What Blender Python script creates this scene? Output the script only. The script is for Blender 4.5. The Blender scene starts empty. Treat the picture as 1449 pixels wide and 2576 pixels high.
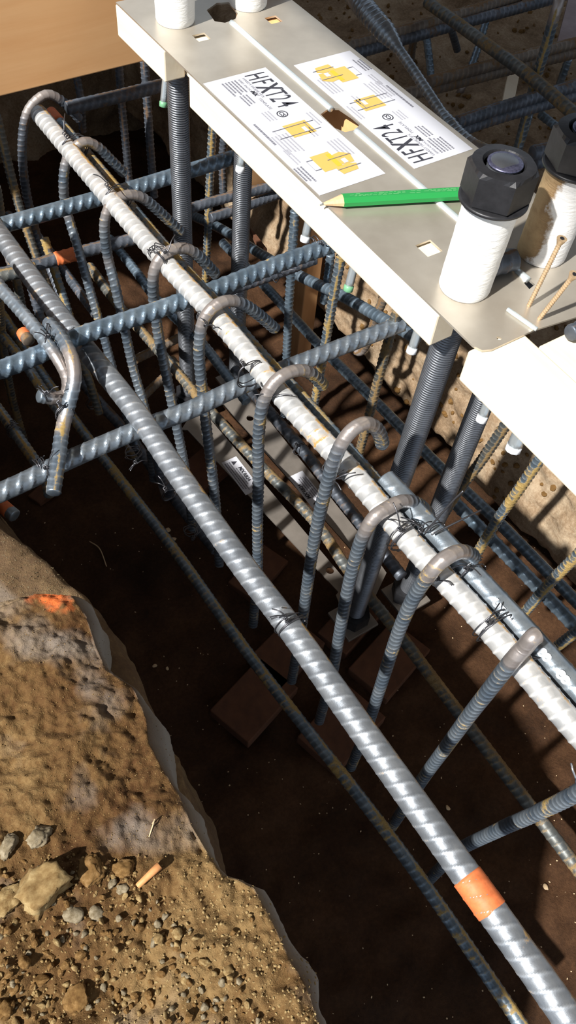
import bpy, bmesh, math, random
import numpy as np
from mathutils import Vector, Matrix, noise
from mathutils.bvhtree import BVHTree
random.seed(7); np.random.seed(7)
S = bpy.context.scene
COL = S.collection

# ------------------------------------------------------------------ camera
CAM_H = 0.52                                     # lens height above the steel template (world z = 0)
FOC = 2118.87
M = np.array([[0.83460542, -0.5459414, 0.07336054],
              [-0.41284319, -0.70810707, -0.57283931],
              [0.36468382, 0.44780839, -0.8163782]])
cd = bpy.data.cameras.new('camera'); cam = bpy.data.objects.new('camera', cd); COL.objects.link(cam)
cd.sensor_fit = 'AUTO'; cd.sensor_width = 36; cd.lens = FOC / 2576 * 36
cd.clip_start = .01; cd.clip_end = 50
Rm = Matrix([[M[0][0], -M[1][0], -M[2][0]], [M[0][1], -M[1][1], -M[2][1]], [M[0][2], -M[1][2], -M[2][2]]])
cam.matrix_world = Matrix.Translation((0, 0, CAM_H)) @ Rm.to_4x4()
S.camera = cam

# ------------------------------------------------------------------ light
W = bpy.data.worlds.new('world'); S.world = W; W.use_nodes = True
bg = W.node_tree.nodes['Background']; bg.inputs[0].default_value = (.72, .84, 1, 1); bg.inputs[1].default_value = .62
sd = bpy.data.lights.new('sun', 'SUN'); sun = bpy.data.objects.new('sun', sd); COL.objects.link(sun)
sd.energy = 7.8; sd.angle = math.radians(1.4); sd.color = (1, .97, .92)
sun.rotation_euler = Vector((1, .2, -1.05)).to_track_quat('-Z', 'Y').to_euler()
S.view_settings.view_transform = 'Standard'; S.view_settings.look = 'None'
S.view_settings.exposure = 0.12; S.view_settings.gamma = 1; S.view_settings.use_curve_mapping = False

# ------------------------------------------------------------------ helpers
def ray(px, py): return M.T @ np.array([(px - 724.5) / FOC, (py - 1288) / FOC, 1])
O3 = np.array([0, 0, CAM_H])
def onz(px, py, z): r = ray(px, py); return O3 + r * ((z - CAM_H) / r[2])
def onx(px, py, x): r = ray(px, py); return O3 + r * (x / r[0])
def ony(px, py, y): r = ray(px, py); return O3 + r * (y / r[1])

def tag(o, label=None, cat=None, group=None, kind=None):
    if label: o['label'] = label
    if cat: o['category'] = cat
    if group: o['group'] = group
    if kind: o['kind'] = kind
    return o
def empty(name, loc, label=None, cat=None, group=None):
    o = bpy.data.objects.new(name, None); COL.objects.link(o); o.location = loc; o.empty_display_size = .02
    return tag(o, label, cat, group)
def mesh_obj(name, verts, faces, mat, parent=None, smooth=True, attrs=None):
    me = bpy.data.meshes.new(name)
    me.from_pydata([tuple(v) for v in verts], [], [tuple(f) for f in faces])
    if smooth: me.shade_smooth()
    if mat: me.materials.append(mat)
    for k, a in (attrs or {}).items():
        at = me.attributes.new(k, 'FLOAT', 'POINT'); at.data.foreach_set('value', np.asarray(a, dtype=np.float32))
    o = bpy.data.objects.new(name, me); COL.objects.link(o)
    if parent: o.parent = parent; o.matrix_parent_inverse = Matrix.Translation(-Vector(parent.location))
    return o
def bm_obj(name, bm, mat, parent=None, smooth=False):
    me = bpy.data.meshes.new(name); bm.normal_update(); bm.to_mesh(me); bm.free()
    if smooth: me.shade_smooth()
    if mat: me.materials.append(mat)
    o = bpy.data.objects.new(name, me); COL.objects.link(o)
    if parent: o.parent = parent; o.matrix_parent_inverse = Matrix.Translation(-Vector(parent.location))
    return o

# ------------------------------------------------------------------ materials
def newmat(name):
    m = bpy.data.materials.new(name); m.use_nodes = True
    return m, m.node_tree, m.node_tree.nodes['Principled BSDF']
def N(nt, t, **k):
    n = nt.nodes.new(t)
    for a, b in k.items(): setattr(n, a, b)
    return n
def ramp(nt, stops, fac):
    r = N(nt, 'ShaderNodeValToRGB'); e = r.color_ramp.elements
    while len(e) < len(stops): e.new(.5)
    for q, (p, c) in zip(e, stops): q.position = p; q.color = (*c, 1) if len(c) == 3 else c
    nt.links.new(fac, r.inputs[0]); return r
def tex(nt, scale, detail=6, rough=.6, vec=None, dist=0):
    n = N(nt, 'ShaderNodeTexNoise'); n.inputs['Scale'].default_value = scale; n.inputs['Detail'].default_value = detail
    n.inputs['Roughness'].default_value = rough; n.inputs['Distortion'].default_value = dist
    if vec: nt.links.new(vec, n.inputs['Vector'])
    return n
def mixc(nt, f, a, b):
    n = N(nt, 'ShaderNodeMix', data_type='RGBA')
    for i, v in ((0, f), (6, a), (7, b)):
        if isinstance(v, (tuple, float, int)): n.inputs[i].default_value = (*v, 1) if isinstance(v, tuple) else v
        else: nt.links.new(v, n.inputs[i])
    return n.outputs[2]
def bump(nt, b, h, s, d=.001):
    n = N(nt, 'ShaderNodeBump'); n.inputs['Strength'].default_value = s; n.inputs['Distance'].default_value = d
    nt.links.new(h, n.inputs['Height']); nt.links.new(n.outputs[0], b.inputs['Normal'])
def math_(nt, op, a, b=0.0, clamp=False):
    n = N(nt, 'ShaderNodeMath', operation=op, use_clamp=clamp)
    for i, v in ((0, a), (1, b)):
        if isinstance(v, (int, float)): n.inputs[i].default_value = v
        else: nt.links.new(v, n.inputs[i])
    return n.outputs[0]
def simple(name, col, rough=.6, metal=0.0, nscale=0, nd=.15):
    m, nt, b = newmat(name); b.inputs['Roughness'].default_value = rough; b.inputs['Metallic'].default_value = metal
    if nscale:
        co = N(nt, 'ShaderNodeTexCoord'); n = tex(nt, nscale, vec=co.outputs['Object'])
        r = ramp(nt, [(.3, tuple(c * (1 - nd) for c in col)), (.7, tuple(min(1, c * (1 + nd)) for c in col))], n.outputs[0])
        nt.links.new(r.outputs[0], b.inputs[0]); bump(nt, b, n.outputs[0], .9 if 'clod' in name else .3, .0016 if 'clod' in name else .0006)
    else: b.inputs[0].default_value = (*col, 1)
    return m
def steel(name, col, col2, rust, amt, rough=.42, metal=.55, bendcol=(.33, .29, .27)):
    """reinforcing steel: mill scale tones, rust caught on the ribs, scuffed grey where it was bent"""
    m, nt, b = newmat(name)
    co = N(nt, 'ShaderNodeTexCoord').outputs['Object']
    n1 = tex(nt, 45, 5, .6, co); n2 = tex(nt, 28, 8, .7, co); n3 = tex(nt, 600, 3, .6, co)
    base = ramp(nt, [(.35, col), (.65, col2)], n1.outputs[0]).outputs[0]
    at = N(nt, 'ShaderNodeAttribute', attribute_name='rib').outputs['Fac']; ln = N(nt, 'ShaderNodeAttribute', attribute_name='seam').outputs['Fac']
    worn = ramp(nt, [(0, (.62, .62, .62)), (.8, (1, 1, 1))], at).outputs[0]      # scale rubbed off the rib crests, cavity shade painted dark between them
    mlt = N(nt, 'ShaderNodeMix', data_type='RGBA', blend_type='MULTIPLY'); mlt.inputs[0].default_value = 1; nt.links.new(base, mlt.inputs[6]); nt.links.new(worn, mlt.inputs[7]); base = mlt.outputs[2]
    k = math_(nt, 'ADD', n2.outputs[0], math_(nt, 'MULTIPLY', at, .10))
    k = math_(nt, 'ADD', k, math_(nt, 'MULTIPLY', n3.outputs[0], .12)); k = math_(nt, 'ADD', k, math_(nt, 'MULTIPLY', ln, .06 + amt * .22))
    hi = .90 - amt * .42
    rm = ramp(nt, [(hi - .05, (0, 0, 0)), (hi + .05, (1, 1, 1))], k)
    rc = ramp(nt, [(.3, tuple(c * .55 for c in rust)), (.7, rust)], n3.outputs[0]).outputs[0]
    bd = N(nt, 'ShaderNodeAttribute', attribute_name='bend').outputs['Fac']
    c0 = mixc(nt, bd, base, bendcol)
    c1 = mixc(nt, rm.outputs[0], c0, rc)
    nt.links.new(c1, b.inputs[0])
    mm = math_(nt, 'MULTIPLY', math_(nt, 'SUBTRACT', 1.0, rm.outputs[0]), metal); nt.links.new(mm, b.inputs['Metallic'])
    rr = math_(nt, 'ADD', math_(nt, 'MULTIPLY', rm.outputs[0], .35), rough, True); nt.links.new(rr, b.inputs['Roughness'])
    bump(nt, b, n3.outputs[0], .25, .0005)
    return m
RUST = (.42, .20, .05); YRUST = (.40, .27, .09)
MS = dict(
    blue=steel('steel_blue', (.17, .24, .31), (.31, .40, .49), YRUST, .25, .38, .65),
    bluer=steel('steel_blue_rusty', (.17, .23, .29), (.29, .36, .42), YRUST, .62, .4, .6),
    rusty=steel('steel_rusty', (.13, .15, .16), (.20, .20, .18), (.26, .17, .07), .66, .5),
    pale=steel('steel_pale', (.58, .59, .60), (.86, .85, .83), (.50, .30, .10), .40, .42, .4),  # sunlit, overexposed white put into this base colour
    grey=steel('steel_grey', (.30, .36, .42), (.46, .52, .58), YRUST, .22, .35, .7),
    lit=steel('steel_light', (.30, .33, .37), (.46, .49, .53), (.45, .28, .10), .35, .46, .65),
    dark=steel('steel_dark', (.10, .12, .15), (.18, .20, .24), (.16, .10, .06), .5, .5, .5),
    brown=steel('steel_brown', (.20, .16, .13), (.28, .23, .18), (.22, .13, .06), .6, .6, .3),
    stir=steel('steel_stirrup', (.17, .22, .28), (.33, .38, .43), YRUST, .42, .38, .65, (.36, .32, .30)),
)
M_wire = simple('tie_wire_steel', (.10, .10, .11), .35, .8)
M_orange = simple('orange_paint', (.62, .16, .05), .6, 0, 200)
M_rod = simple('threaded_rod_steel', (.17, .18, .20), .38, .8, 60)
M_tube = simple('grey_plastic_tube', (.20, .22, .24), .4, .2, 80)
M_nut = simple('black_nut_steel', (.025, .025, .028), .42, .35, 90, .3)
M_rodend = simple('rod_end_steel', (.10, .10, .16), .38, .7, 300, .5)

def m_wood(name, c1, c2, axis, sc=1.0):
    m, nt, b = newmat(name); co = N(nt, 'ShaderNodeTexCoord').outputs['Object']
    mp = N(nt, 'ShaderNodeMapping'); s = [60, 60, 60]; s[axis] = 4
    mp.inputs['Scale'].default_value = [v * sc for v in s]; nt.links.new(co, mp.inputs[0])
    n = tex(nt, 1, 8, .6, mp.outputs[0], .6); n2 = tex(nt, 9, 4, .6, co)
    vor = N(nt, 'ShaderNodeTexVoronoi'); vor.inputs['Scale'].default_value = 5.5; nt.links.new(co, vor.inputs[0])
    r = ramp(nt, [(.3, c1), (.7, c2)], n.outputs[0]).outputs[0]
    r = mixc(nt, math_(nt, 'MULTIPLY', n2.outputs[0], .35), r, tuple(c * .7 for c in c1))
    kn = ramp(nt, [(0.0, (1, 1, 1)), (.055, (.7, .7, .7)), (.09, (0, 0, 0))], vor.outputs[0]).outputs[0]
    r = mixc(nt, math_(nt, 'MULTIPLY', kn, .5), r, (.30, .13, .05))
    nt.links.new(r, b.inputs[0]); b.inputs['Roughness'].default_value = .65
    bump(nt, b, n.outputs[0], .25, .0006); return m
M_wood = m_wood('fir_lumber', (.80, .68, .50), (.88, .79, .62), 1)
M_woodx = m_wood('fir_lumber_orange', (.82, .43, .18), (.90, .52, .24), 0)
M_woodz = m_wood('stake_wood', (.46, .24, .10), (.60, .34, .16), 2)

def m_galv():
    m, nt, b = newmat('galvanised_sheet'); co = N(nt, 'ShaderNodeTexCoord').outputs['Object']
    n = tex(nt, 14, 5, .6, co); n2 = tex(nt, 400, 3, .5, co)
    r = ramp(nt, [(.3, (.46, .41, .34)), (.7, (.60, .55, .47))], n.outputs[0]); nt.links.new(r.outputs[0], b.inputs[0])
    b.inputs['Metallic'].default_value = .62
    rr = ramp(nt, [(.2, (.30, .30, .30)), (.8, (.44, .44, .44))], n.outputs[0]); nt.links.new(rr.outputs[0], b.inputs['Roughness'])
    bump(nt, b, n2.outputs[0], .05, .0002); return m
M_galv = m_galv(); M_ribm = simple('painted_rib_highlight', (.62, .68, .70), .3, .5)  # rib highlight put into a lighter, bluish base colour
M_strap = simple('galvanised_strap', (.27, .24, .21), .45, .6, 30)
M_paper = simple('sticker_paper', (.52, .53, .58), .6)
M_ink = simple('black_ink', (.03, .03, .04), .6)
M_grey = simple('grey_ink', (.16, .16, .19), .6)
M_lgrey = simple('light_grey_ink', (.34, .34, .38), .6)
M_tan = simple('tan_ink', (.60, .38, .10), .6); M_yel = simple('yellow_ink', (.55, .40, .03), .6)
M_green = simple('green_pencil_paint', (.02, .25, .06), .35); M_green2 = simple('green_pencil_dark_face', (.02, .24, .07), .4)
M_pwood = simple('sharpened_wood', (.62, .40, .22), .7, 0, 300); M_lead = simple('graphite', (.05, .05, .05), .4)
M_screw = simple('tan_coated_screw', (.50, .36, .22), .4, .4, 300)
def m_tape():
    m, nt, b = newmat('white_wrap'); co = N(nt, 'ShaderNodeTexCoord').outputs['Object']
    mp = N(nt, 'ShaderNodeMapping'); mp.inputs['Scale'].default_value = (60, 60, 260); nt.links.new(co, mp.inputs[0])
    n = tex(nt, 1, 6, .6, mp.outputs[0], 1.0)
    b.inputs[0].default_value = (.80, .80, .78, 1); b.inputs['Roughness'].default_value = .7
    bump(nt, b, n.outputs[0], .6, .002); return m
M_tape = m_tape()
def m_shadow_wrap():
    m = m_tape(); m.name = 'wrap_painted_shadow'; nt = m.node_tree; b = nt.nodes['Principled BSDF']
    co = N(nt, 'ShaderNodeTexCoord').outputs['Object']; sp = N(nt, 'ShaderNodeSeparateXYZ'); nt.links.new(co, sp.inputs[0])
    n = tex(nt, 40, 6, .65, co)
    k = math_(nt, 'SUBTRACT', math_(nt, 'MULTIPLY', sp.outputs[1], 22.0), math_(nt, 'MULTIPLY', sp.outputs[0], 20.0))     # neighbouring sleeve's shadow painted brown on this side
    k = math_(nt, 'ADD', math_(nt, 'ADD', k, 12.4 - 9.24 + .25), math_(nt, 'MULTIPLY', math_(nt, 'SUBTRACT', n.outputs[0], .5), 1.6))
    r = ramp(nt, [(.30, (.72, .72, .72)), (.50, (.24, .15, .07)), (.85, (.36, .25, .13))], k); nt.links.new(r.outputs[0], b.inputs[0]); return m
M_shadow_wrap = m_shadow_wrap()

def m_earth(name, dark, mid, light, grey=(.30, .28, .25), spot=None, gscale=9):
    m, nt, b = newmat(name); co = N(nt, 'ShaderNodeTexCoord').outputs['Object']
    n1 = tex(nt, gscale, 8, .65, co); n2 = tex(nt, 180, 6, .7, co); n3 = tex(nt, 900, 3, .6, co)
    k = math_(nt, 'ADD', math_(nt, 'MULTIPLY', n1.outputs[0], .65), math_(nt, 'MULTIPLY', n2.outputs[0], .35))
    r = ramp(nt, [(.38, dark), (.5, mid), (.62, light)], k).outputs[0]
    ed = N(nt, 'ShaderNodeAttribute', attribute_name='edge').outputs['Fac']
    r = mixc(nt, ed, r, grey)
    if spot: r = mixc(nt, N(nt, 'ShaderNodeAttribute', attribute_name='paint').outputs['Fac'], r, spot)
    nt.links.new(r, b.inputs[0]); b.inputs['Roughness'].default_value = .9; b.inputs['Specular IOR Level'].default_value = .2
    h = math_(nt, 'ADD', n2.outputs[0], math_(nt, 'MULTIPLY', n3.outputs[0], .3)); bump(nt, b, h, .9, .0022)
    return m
M_mound = m_earth('mound_dirt', (.075, .034, .011), (.125, .068, .024), (.215, .135, .055), spot=(.60, .13, .03))
M_bank = m_earth('bank_dirt', (.14, .09, .05), (.26, .18, .11), (.40, .31, .21))
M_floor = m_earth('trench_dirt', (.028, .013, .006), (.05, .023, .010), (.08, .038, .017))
M_brick = simple('old_brick', (.10, .038, .016), .85, 0, 60, .25)
def m_clod(name, c1, c2, c3):
    m, nt, b = newmat(name); co = N(nt, 'ShaderNodeTexCoord').outputs['Object']
    n = tex(nt, 1.6, 7, .65, co); r = ramp(nt, [(.32, c1), (.5, c2), (.68, c3)], n.outputs[0]); nt.links.new(r.outputs[0], b.inputs[0])
    b.inputs['Roughness'].default_value = .95; b.inputs['Specular IOR Level'].default_value = .1
    n2 = tex(nt, 9, 5, .7, co); bump(nt, b, n2.outputs[0], .55, .0006); return m
M_stone = m_clod('clod_tan', (.14, .08, .03), (.25, .17, .075), (.37, .28, .14)); M_stone2 = m_clod('clod_brown', (.09, .045, .015), (.16, .09, .032), (.25, .15, .065))
M_stone3 = m_clod('clod_grey_tan', (.12, .09, .05), (.21, .17, .11), (.31, .26, .18))
M_debris = simple('pale_wood_chip', (.55, .40, .24), .8)

# ------------------------------------------------------------------ swept bars
def smooth_path(pts, ds):
    P = [Vector(p) for p in pts]
    if len(P) > 2:
        Q = [P[0] * 2 - P[1]] + P + [P[-1] * 2 - P[-2]]; out = []
        for i in range(1, len(Q) - 2):
            a, b, c, d = Q[i - 1:i + 3]
            for k in range(24):
                t = k / 24
                out.append(.5 * ((2 * b) + (c - a) * t + (2 * a - 5 * b + 4 * c - d) * t * t + (3 * b - a - 3 * c + d) * t ** 3))
        out.append(P[-1]); P = out
    A = np.array([tuple(p) for p in P]); seg = np.linalg.norm(np.diff(A, axis=0), axis=1); s = np.r_[0, np.cumsum(seg)]
    n = max(2, int(s[-1] / ds)); t = np.linspace(0, s[-1], n + 1)
    return np.stack([np.interp(t, s, A[:, i]) for i in range(3)], 1), t
def sweep(name, pts, r, mat, parent=None, pitch=0, ridge=.10, n=16, roll=0.0, ds=None, skew=.55, radf=None, thread=False, twist=0, rexp=3.2, spp=7):
    ds = ds or (pitch / spp if pitch else .006)
    A, t = smooth_path(pts, ds); L = len(A)
    T = np.gradient(A, axis=0); T /= np.linalg.norm(T, axis=1)[:, None] + 1e-12
    ref = np.array([0, 0, 1.0]) if abs(T[0][2]) < .8 else np.array([1.0, 0, 0])
    u = ref - T[0] * (ref @ T[0]); u /= np.linalg.norm(u); U = [u]
    for i in range(1, L):
        u = U[-1] - T[i] * (U[-1] @ T[i]); U.append(u / np.linalg.norm(u))
    U = np.array(U); V = np.cross(T, U)
    th = np.linspace(0, 2 * np.pi, n, endpoint=False); TH, TT = np.meshgrid(th, t)
    rib = np.zeros_like(TH); seam = np.zeros_like(TH); tr = TH + roll
    curv = np.linalg.norm(np.gradient(T, axis=0), axis=1) / ds
    k = max(1, int(.012 / ds)); ker = np.ones(2 * k + 1) / (2 * k + 1); curv = np.convolve(np.pad(curv, k, mode='edge'), ker, 'valid')
    bend = np.clip((curv - 8) / 14, 0, 1)
    if pitch and not thread:
        w = np.mod(tr, 2 * np.pi); half = w < np.pi; a = np.where(half, w / np.pi, (2 * np.pi - w) / np.pi)
        ph = TT / pitch + skew * np.where(half, a, a + .9)
        rib = np.clip(np.cos(2 * np.pi * ph), 0, 1) ** rexp * np.clip(np.sin(np.pi * a), 0, 1) ** .5
        lon = np.exp(-(np.minimum(a, 1 - a) / .07) ** 2) * .75
        R = r * (1 + ridge * np.maximum(rib * (1 - .55 * bend[:, None]), lon)); rib = np.maximum(rib, lon); seam = lon
    elif thread:
        ph = TT / pitch + TH / (2 * np.pi); rib = .5 + .5 * np.cos(2 * np.pi * ph); R = r * (1 - ridge + ridge * rib)
    else: R = np.full_like(TH, r)
    if radf is not None: R = R * np.array([radf(x / t[-1]) for x in t])[:, None]
    Vt = A[:, None, :] + R[..., None] * (np.cos(TH)[..., None] * U[:, None, :] + np.sin(TH)[..., None] * V[:, None, :])
    v = Vt.reshape(-1, 3); i = np.arange(L - 1)[:, None] * n; j = np.arange(n)[None]; j2 = (j + 1) % n
    F = np.stack([i + j, i + j2, i + n + j2, i + n + j], -1).reshape(-1, 4).tolist()
    # bevelled caps
    extra = []
    for e, ring, sgn in ((0, 0, -1), (L - 1, (L - 1) * n, 1)):
        b0 = len(v) + len(extra)
        for q in range(n): extra.append(A[e] + (Vt[e, q] - A[e]) * .8 + T[e] * sgn * r * .12)
        for q in range(n):
            q2 = (q + 1) % n; f = [ring + q, ring + q2, b0 + q2, b0 + q]; F.append(f if sgn > 0 else f[::-1])
        f = [b0 + q for q in range(n)]; F.append(f if sgn > 0 else f[::-1])
    v = np.vstack([v, np.array(extra)])
    ra = np.r_[rib.reshape(-1), np.zeros(2 * n)]; sa = np.r_[seam.reshape(-1), np.zeros(2 * n)]; ba = np.r_[np.repeat(bend, n), np.zeros(2 * n)]
    o = mesh_obj(name, v, F, mat, parent, True, {'rib': ra, 'bend': ba, 'seam': sa})
    return o
def bar(pts, r, mat, label, group=None, name='rebar', cat='rebar', pitch=None, **k):
    o = sweep(name, pts, r, MS[mat], pitch=pitch or r * 1.15, **k)
    return tag(o, label, cat, group)

def box(name, x0, x1, y0, y1, z0, z1, mat, parent=None, bev=.0015, rot=0):
    bm = bmesh.new(); bmesh.ops.create_cube(bm, size=1)
    bmesh.ops.scale(bm, vec=(x1 - x0, y1 - y0, z1 - z0), verts=bm.verts)
    if bev: bmesh.ops.bevel(bm, geom=bm.edges[:], offset=bev, segments=2, affect='EDGES', profile=.5)
    if rot: bmesh.ops.rotate(bm, cent=(0, 0, 0), matrix=Matrix.Rotation(rot, 3, 'Z'), verts=bm.verts)
    bmesh.ops.translate(bm, vec=((x0 + x1) / 2, (y0 + y1) / 2, (z0 + z1) / 2), verts=bm.verts)
    return bm_obj(name, bm, mat, parent)
def prism(name, poly, z0, z1, mat, parent=None):
    n = len(poly); v = [(p[0], p[1], z0) for p in poly] + [(p[0], p[1], z1) for p in poly]
    f = [list(range(n, 2 * n)), list(range(n))[::-1]] + [[i, (i + 1) % n, n + (i + 1) % n, n + i] for i in range(n)]
    o = mesh_obj(name, v, f, mat, parent, False); bm = bmesh.new(); bm.from_mesh(o.data)
    bmesh.ops.recalc_face_normals(bm, faces=bm.faces); bm.to_mesh(o.data); bm.free(); return o
def lathe(name, prof, n, mat, loc, parent=None, smooth=True, hexa=None):
    v = []; f = []
    for r, z in prof:
        for k in range(n):
            a = 2 * math.pi * k / n; v.append((loc[0] + r * math.cos(a), loc[1] + r * math.sin(a), loc[2] + z))
    for i in range(len(prof) - 1):
        for k in range(n): k2 = (k + 1) % n; f.append((i * n + k, i * n + k2, (i + 1) * n + k2, (i + 1) * n + k))
    f.append(tuple(range(n))[::-1]); f.append(tuple((len(prof) - 1) * n + k for k in range(n)))
    return mesh_obj(name, v, f, mat, parent, smooth)

# ================================================================== EARTH
def fbm(x, y, z=0, o=5): return noise.fractal((x, y, z), 1.0, 2.0, o)
def grid_surface(name, fn, nu, nv, mat, attrs=False, kind='structure'):
    v = []; e = []; p = []
    for i in range(nu):
        for j in range(nv):
            q = fn(i / (nu - 1), j / (nv - 1)); v.append(q[0]); e.append(q[1]); p.append(q[2])
    f = [(i * nv + j, (i + 1) * nv + j, (i + 1) * nv + j + 1, i * nv + j + 1) for i in range(nu - 1) for j in range(nv - 1)]
    o = mesh_obj(name, v, f, mat, None, True, {'edge': e, 'paint': p})
    if kind: o['kind'] = kind
    return o
def lerp(a, b, t): return a + (b - a) * t
def floor_fn(u, v):
    x = lerp(-.25, 1.25, u); y = lerp(-.6, 2.0, v)
    z = -.745 + .018 * fbm(x * 4, y * 4) + .006 * fbm(x * 25, y * 25, 3)
    return (x, y, z), 0, 0
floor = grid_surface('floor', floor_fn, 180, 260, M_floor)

def rbank_fn(u, v):
    y = lerp(-.7, 2.5, v)
    s = u
    # profile: foot tucked under a belly, then up the face to a rough terrace
    prof = [(0, .96, -.78), (.14, .90, -.69), (.22, .845, -.64), (.40, .855, -.50), (.55, .90, -.38), (.62, .96, -.335), (.8, 1.5, -.33), (1, 2.4, -.30)]
    for k in range(len(prof) - 1):
        if prof[k][0] <= s <= prof[k + 1][0] or k == len(prof) - 2:
            t = (s - prof[k][0]) / (prof[k + 1][0] - prof[k][0]); x = lerp(prof[k][1], prof[k + 1][1], t); z = lerp(prof[k][2], prof[k + 1][2], t); break
    x += .018 * fbm(y * 5, z * 7, 1) + .007 * fbm(y * 22, z * 26, 5)
    z += .022 * fbm(x * 5, y * 5, 9) + .009 * fbm(x * 26, y * 26, 4)
    cr = noise.voronoi((x * 14, y * 14, z * 16))[0]; x += .010 * min(1, (cr[1] - cr[0]) * 2.5) * 0
    return (x, y, z), 0, 0
wall_right = grid_surface('wall_right', rbank_fn, 190, 380, M_bank)

CR2 = [(-260, 1300), (0, 1325), (70, 1365), (140, 1420), (205, 1490), (235, 1560), (275, 1620), (330, 1700), (390, 1810), (440, 1910), (490, 2050), (560, 2250), (640, 2500), (720, 2800)]
CR1 = [(-260, 1545), (0, 1490), (90, 1470), (175, 1476), (212, 1530), (235, 1605), (262, 1665), (330, 1708), (366, 1790), (372, 1850), (408, 1920), (450, 1985), (478, 2060), (520, 2130), (562, 2190), (600, 2200), (640, 2222), (690, 2310), (728, 2395), (775, 2470), (815, 2600), (860, 2800)]
def poly_sampler(C, z, pre=()):
    P = np.array([list(q) for q in pre] + [list(onz(a, b, z)[:2]) for a, b in C]); seg = np.linalg.norm(np.diff(P, axis=0), axis=1); s = np.r_[0, np.cumsum(seg)] / seg.sum()
    return lambda t: (np.interp(t, s, P[:, 0]), np.interp(t, s, P[:, 1]))
e2 = poly_sampler(CR2[1:], -.26, [(.03, 1.95), (.035, 1.3), (.035, .75)]); e1 = poly_sampler(CR1, -.12)  # far stretch of the left bank is unseen, added to shade the floor
def bench_fn(u, v):
    ex, ey = e2(u); ix, iy = -.5, lerp(2.0, -.5, u)
    if v < .6:
        t = v / .6; x = lerp(ix, ex, t); y = lerp(iy, ey, t); z = -.235 - .03 * t ** 6 + .075 * min(1, max(0, (y - .56) / .1)) + .006 * fbm(x * 12, y * 12, 2) + .0035 * fbm(x * 60, y * 60, 2)
    else:
        t = (v - .6) / .4; x = ex + .018 * math.sin(min(1, t * 3) * math.pi / 2) + .012 * t; y = ey + .01 * t; z = -.265 + .075 * min(1, max(0, (y - .56) / .1)) - .58 * t
        x += .014 * fbm(y * 9, z * 9, 7)
    return (x, y, z), (.35 if v < .55 else .1), 0
wall_left = grid_surface('wall_left', bench_fn, 560, 160, M_mound)

# dark earth at the far end of the trench
def back_fn(u, v):
    x = lerp(-.9, 2.5, u); z = lerp(-.85, .25, v); y = 1.95 + .05 * fbm(x * 4, z * 4) + .015 * fbm(x * 20, z * 20)
    return (x, y, z), 0, 0
grid_surface('wall_back', back_fn, 120, 60, M_bank)

M_ceil = m_wood('joist_plywood', (.30, .20, .12), (.42, .30, .19), 0)
cl = prism('shade_ceiling', [(-.46, -1.5), (2.6, -1.5), (2.6, 2.2), (-2.6, 2.2), (-2.6, 1.04), (-.46, 1.04)], 1.20, 1.23, M_ceil); cl['kind'] = 'structure'  # unseen ceiling added to keep sunlight off the far side
for k, yy in enumerate((-1.1, -.7, -.3, .1,   .5, 1.09, 1.40, 1.75)):
    j = box('added_joist', -.28 if yy < .9 else -2.5, 2.55, yy - .019, yy + .019, 1.02, 1.20, M_ceil, cl, .002)  # unseen joists belonging to the added ceiling
wf = box('shade_wall_far', 2.45, 2.55, -1.5, 2.2, -.5, .15, M_ceil, None, .002); wf['kind'] = 'structure'  # unseen wall added to cut low sky light
wb = box('shade_wall_rear', -2.6, 2.6, 2.05, 2.12, -.5, .25, M_ceil, None, .002); wb['kind'] = 'structure'  # another unseen wall, added to hold back light from the horizon
PAINT = onz(135, 1490, -.125)
def mound_fn(u, v):
    ex, ey = e1(u); ix, iy = -.42, lerp(.52, -.45, u)
    paint = 0; edge = 0
    if v < .74:
        t = (v / .74) ** .8; x = lerp(ix, ex, t); y = lerp(iy, ey, t)
        z = -.122 - .014 * t ** 14 + .018 * fbm(x * 7, y * 7, 2, 3) * (1 - t ** 8) + .0055 * fbm(x * 30, y * 30, 2) + .0036 * fbm(x * 110, y * 110, 6, 4)
        hump = math.exp(-(((y - .02) / .09) ** 2)); z -= .012 * hump * (1 - t ** 4)
        edge = max(0, min(.55, fbm(x * 11, y * 11, 12) * .9 - .1)) * (t > .5)
    else:
        t = (v - .74) / .26; x = ex + .012 * math.sin(min(1, t * 2.5) * math.pi / 2) * (1 + fbm(ey * 14, 0, 3)); y = ey + .006 * t * (ey > .3)
        z = -.136 - .20 * t ** 1.2; x += .008 * fbm(y * 16, z * 18, 7) * t; edge = min(.9, .2 + t * 3)
    d = math.hypot(x - PAINT[0], (y - PAINT[1]) * 1.3); paint = max(0, min(.85, 1.6 - d / .013 + 1.1 * fbm(x * 70, y * 70, 1)))
    return (x, y, z), edge, paint
mound = grid_surface('dirt_mound', mound_fn, 460, 360, M_mound, kind=None)
tag(mound, 'lumpy mound of brown dirt with an orange painted tip, at the lower left', 'dirt mound')

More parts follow.
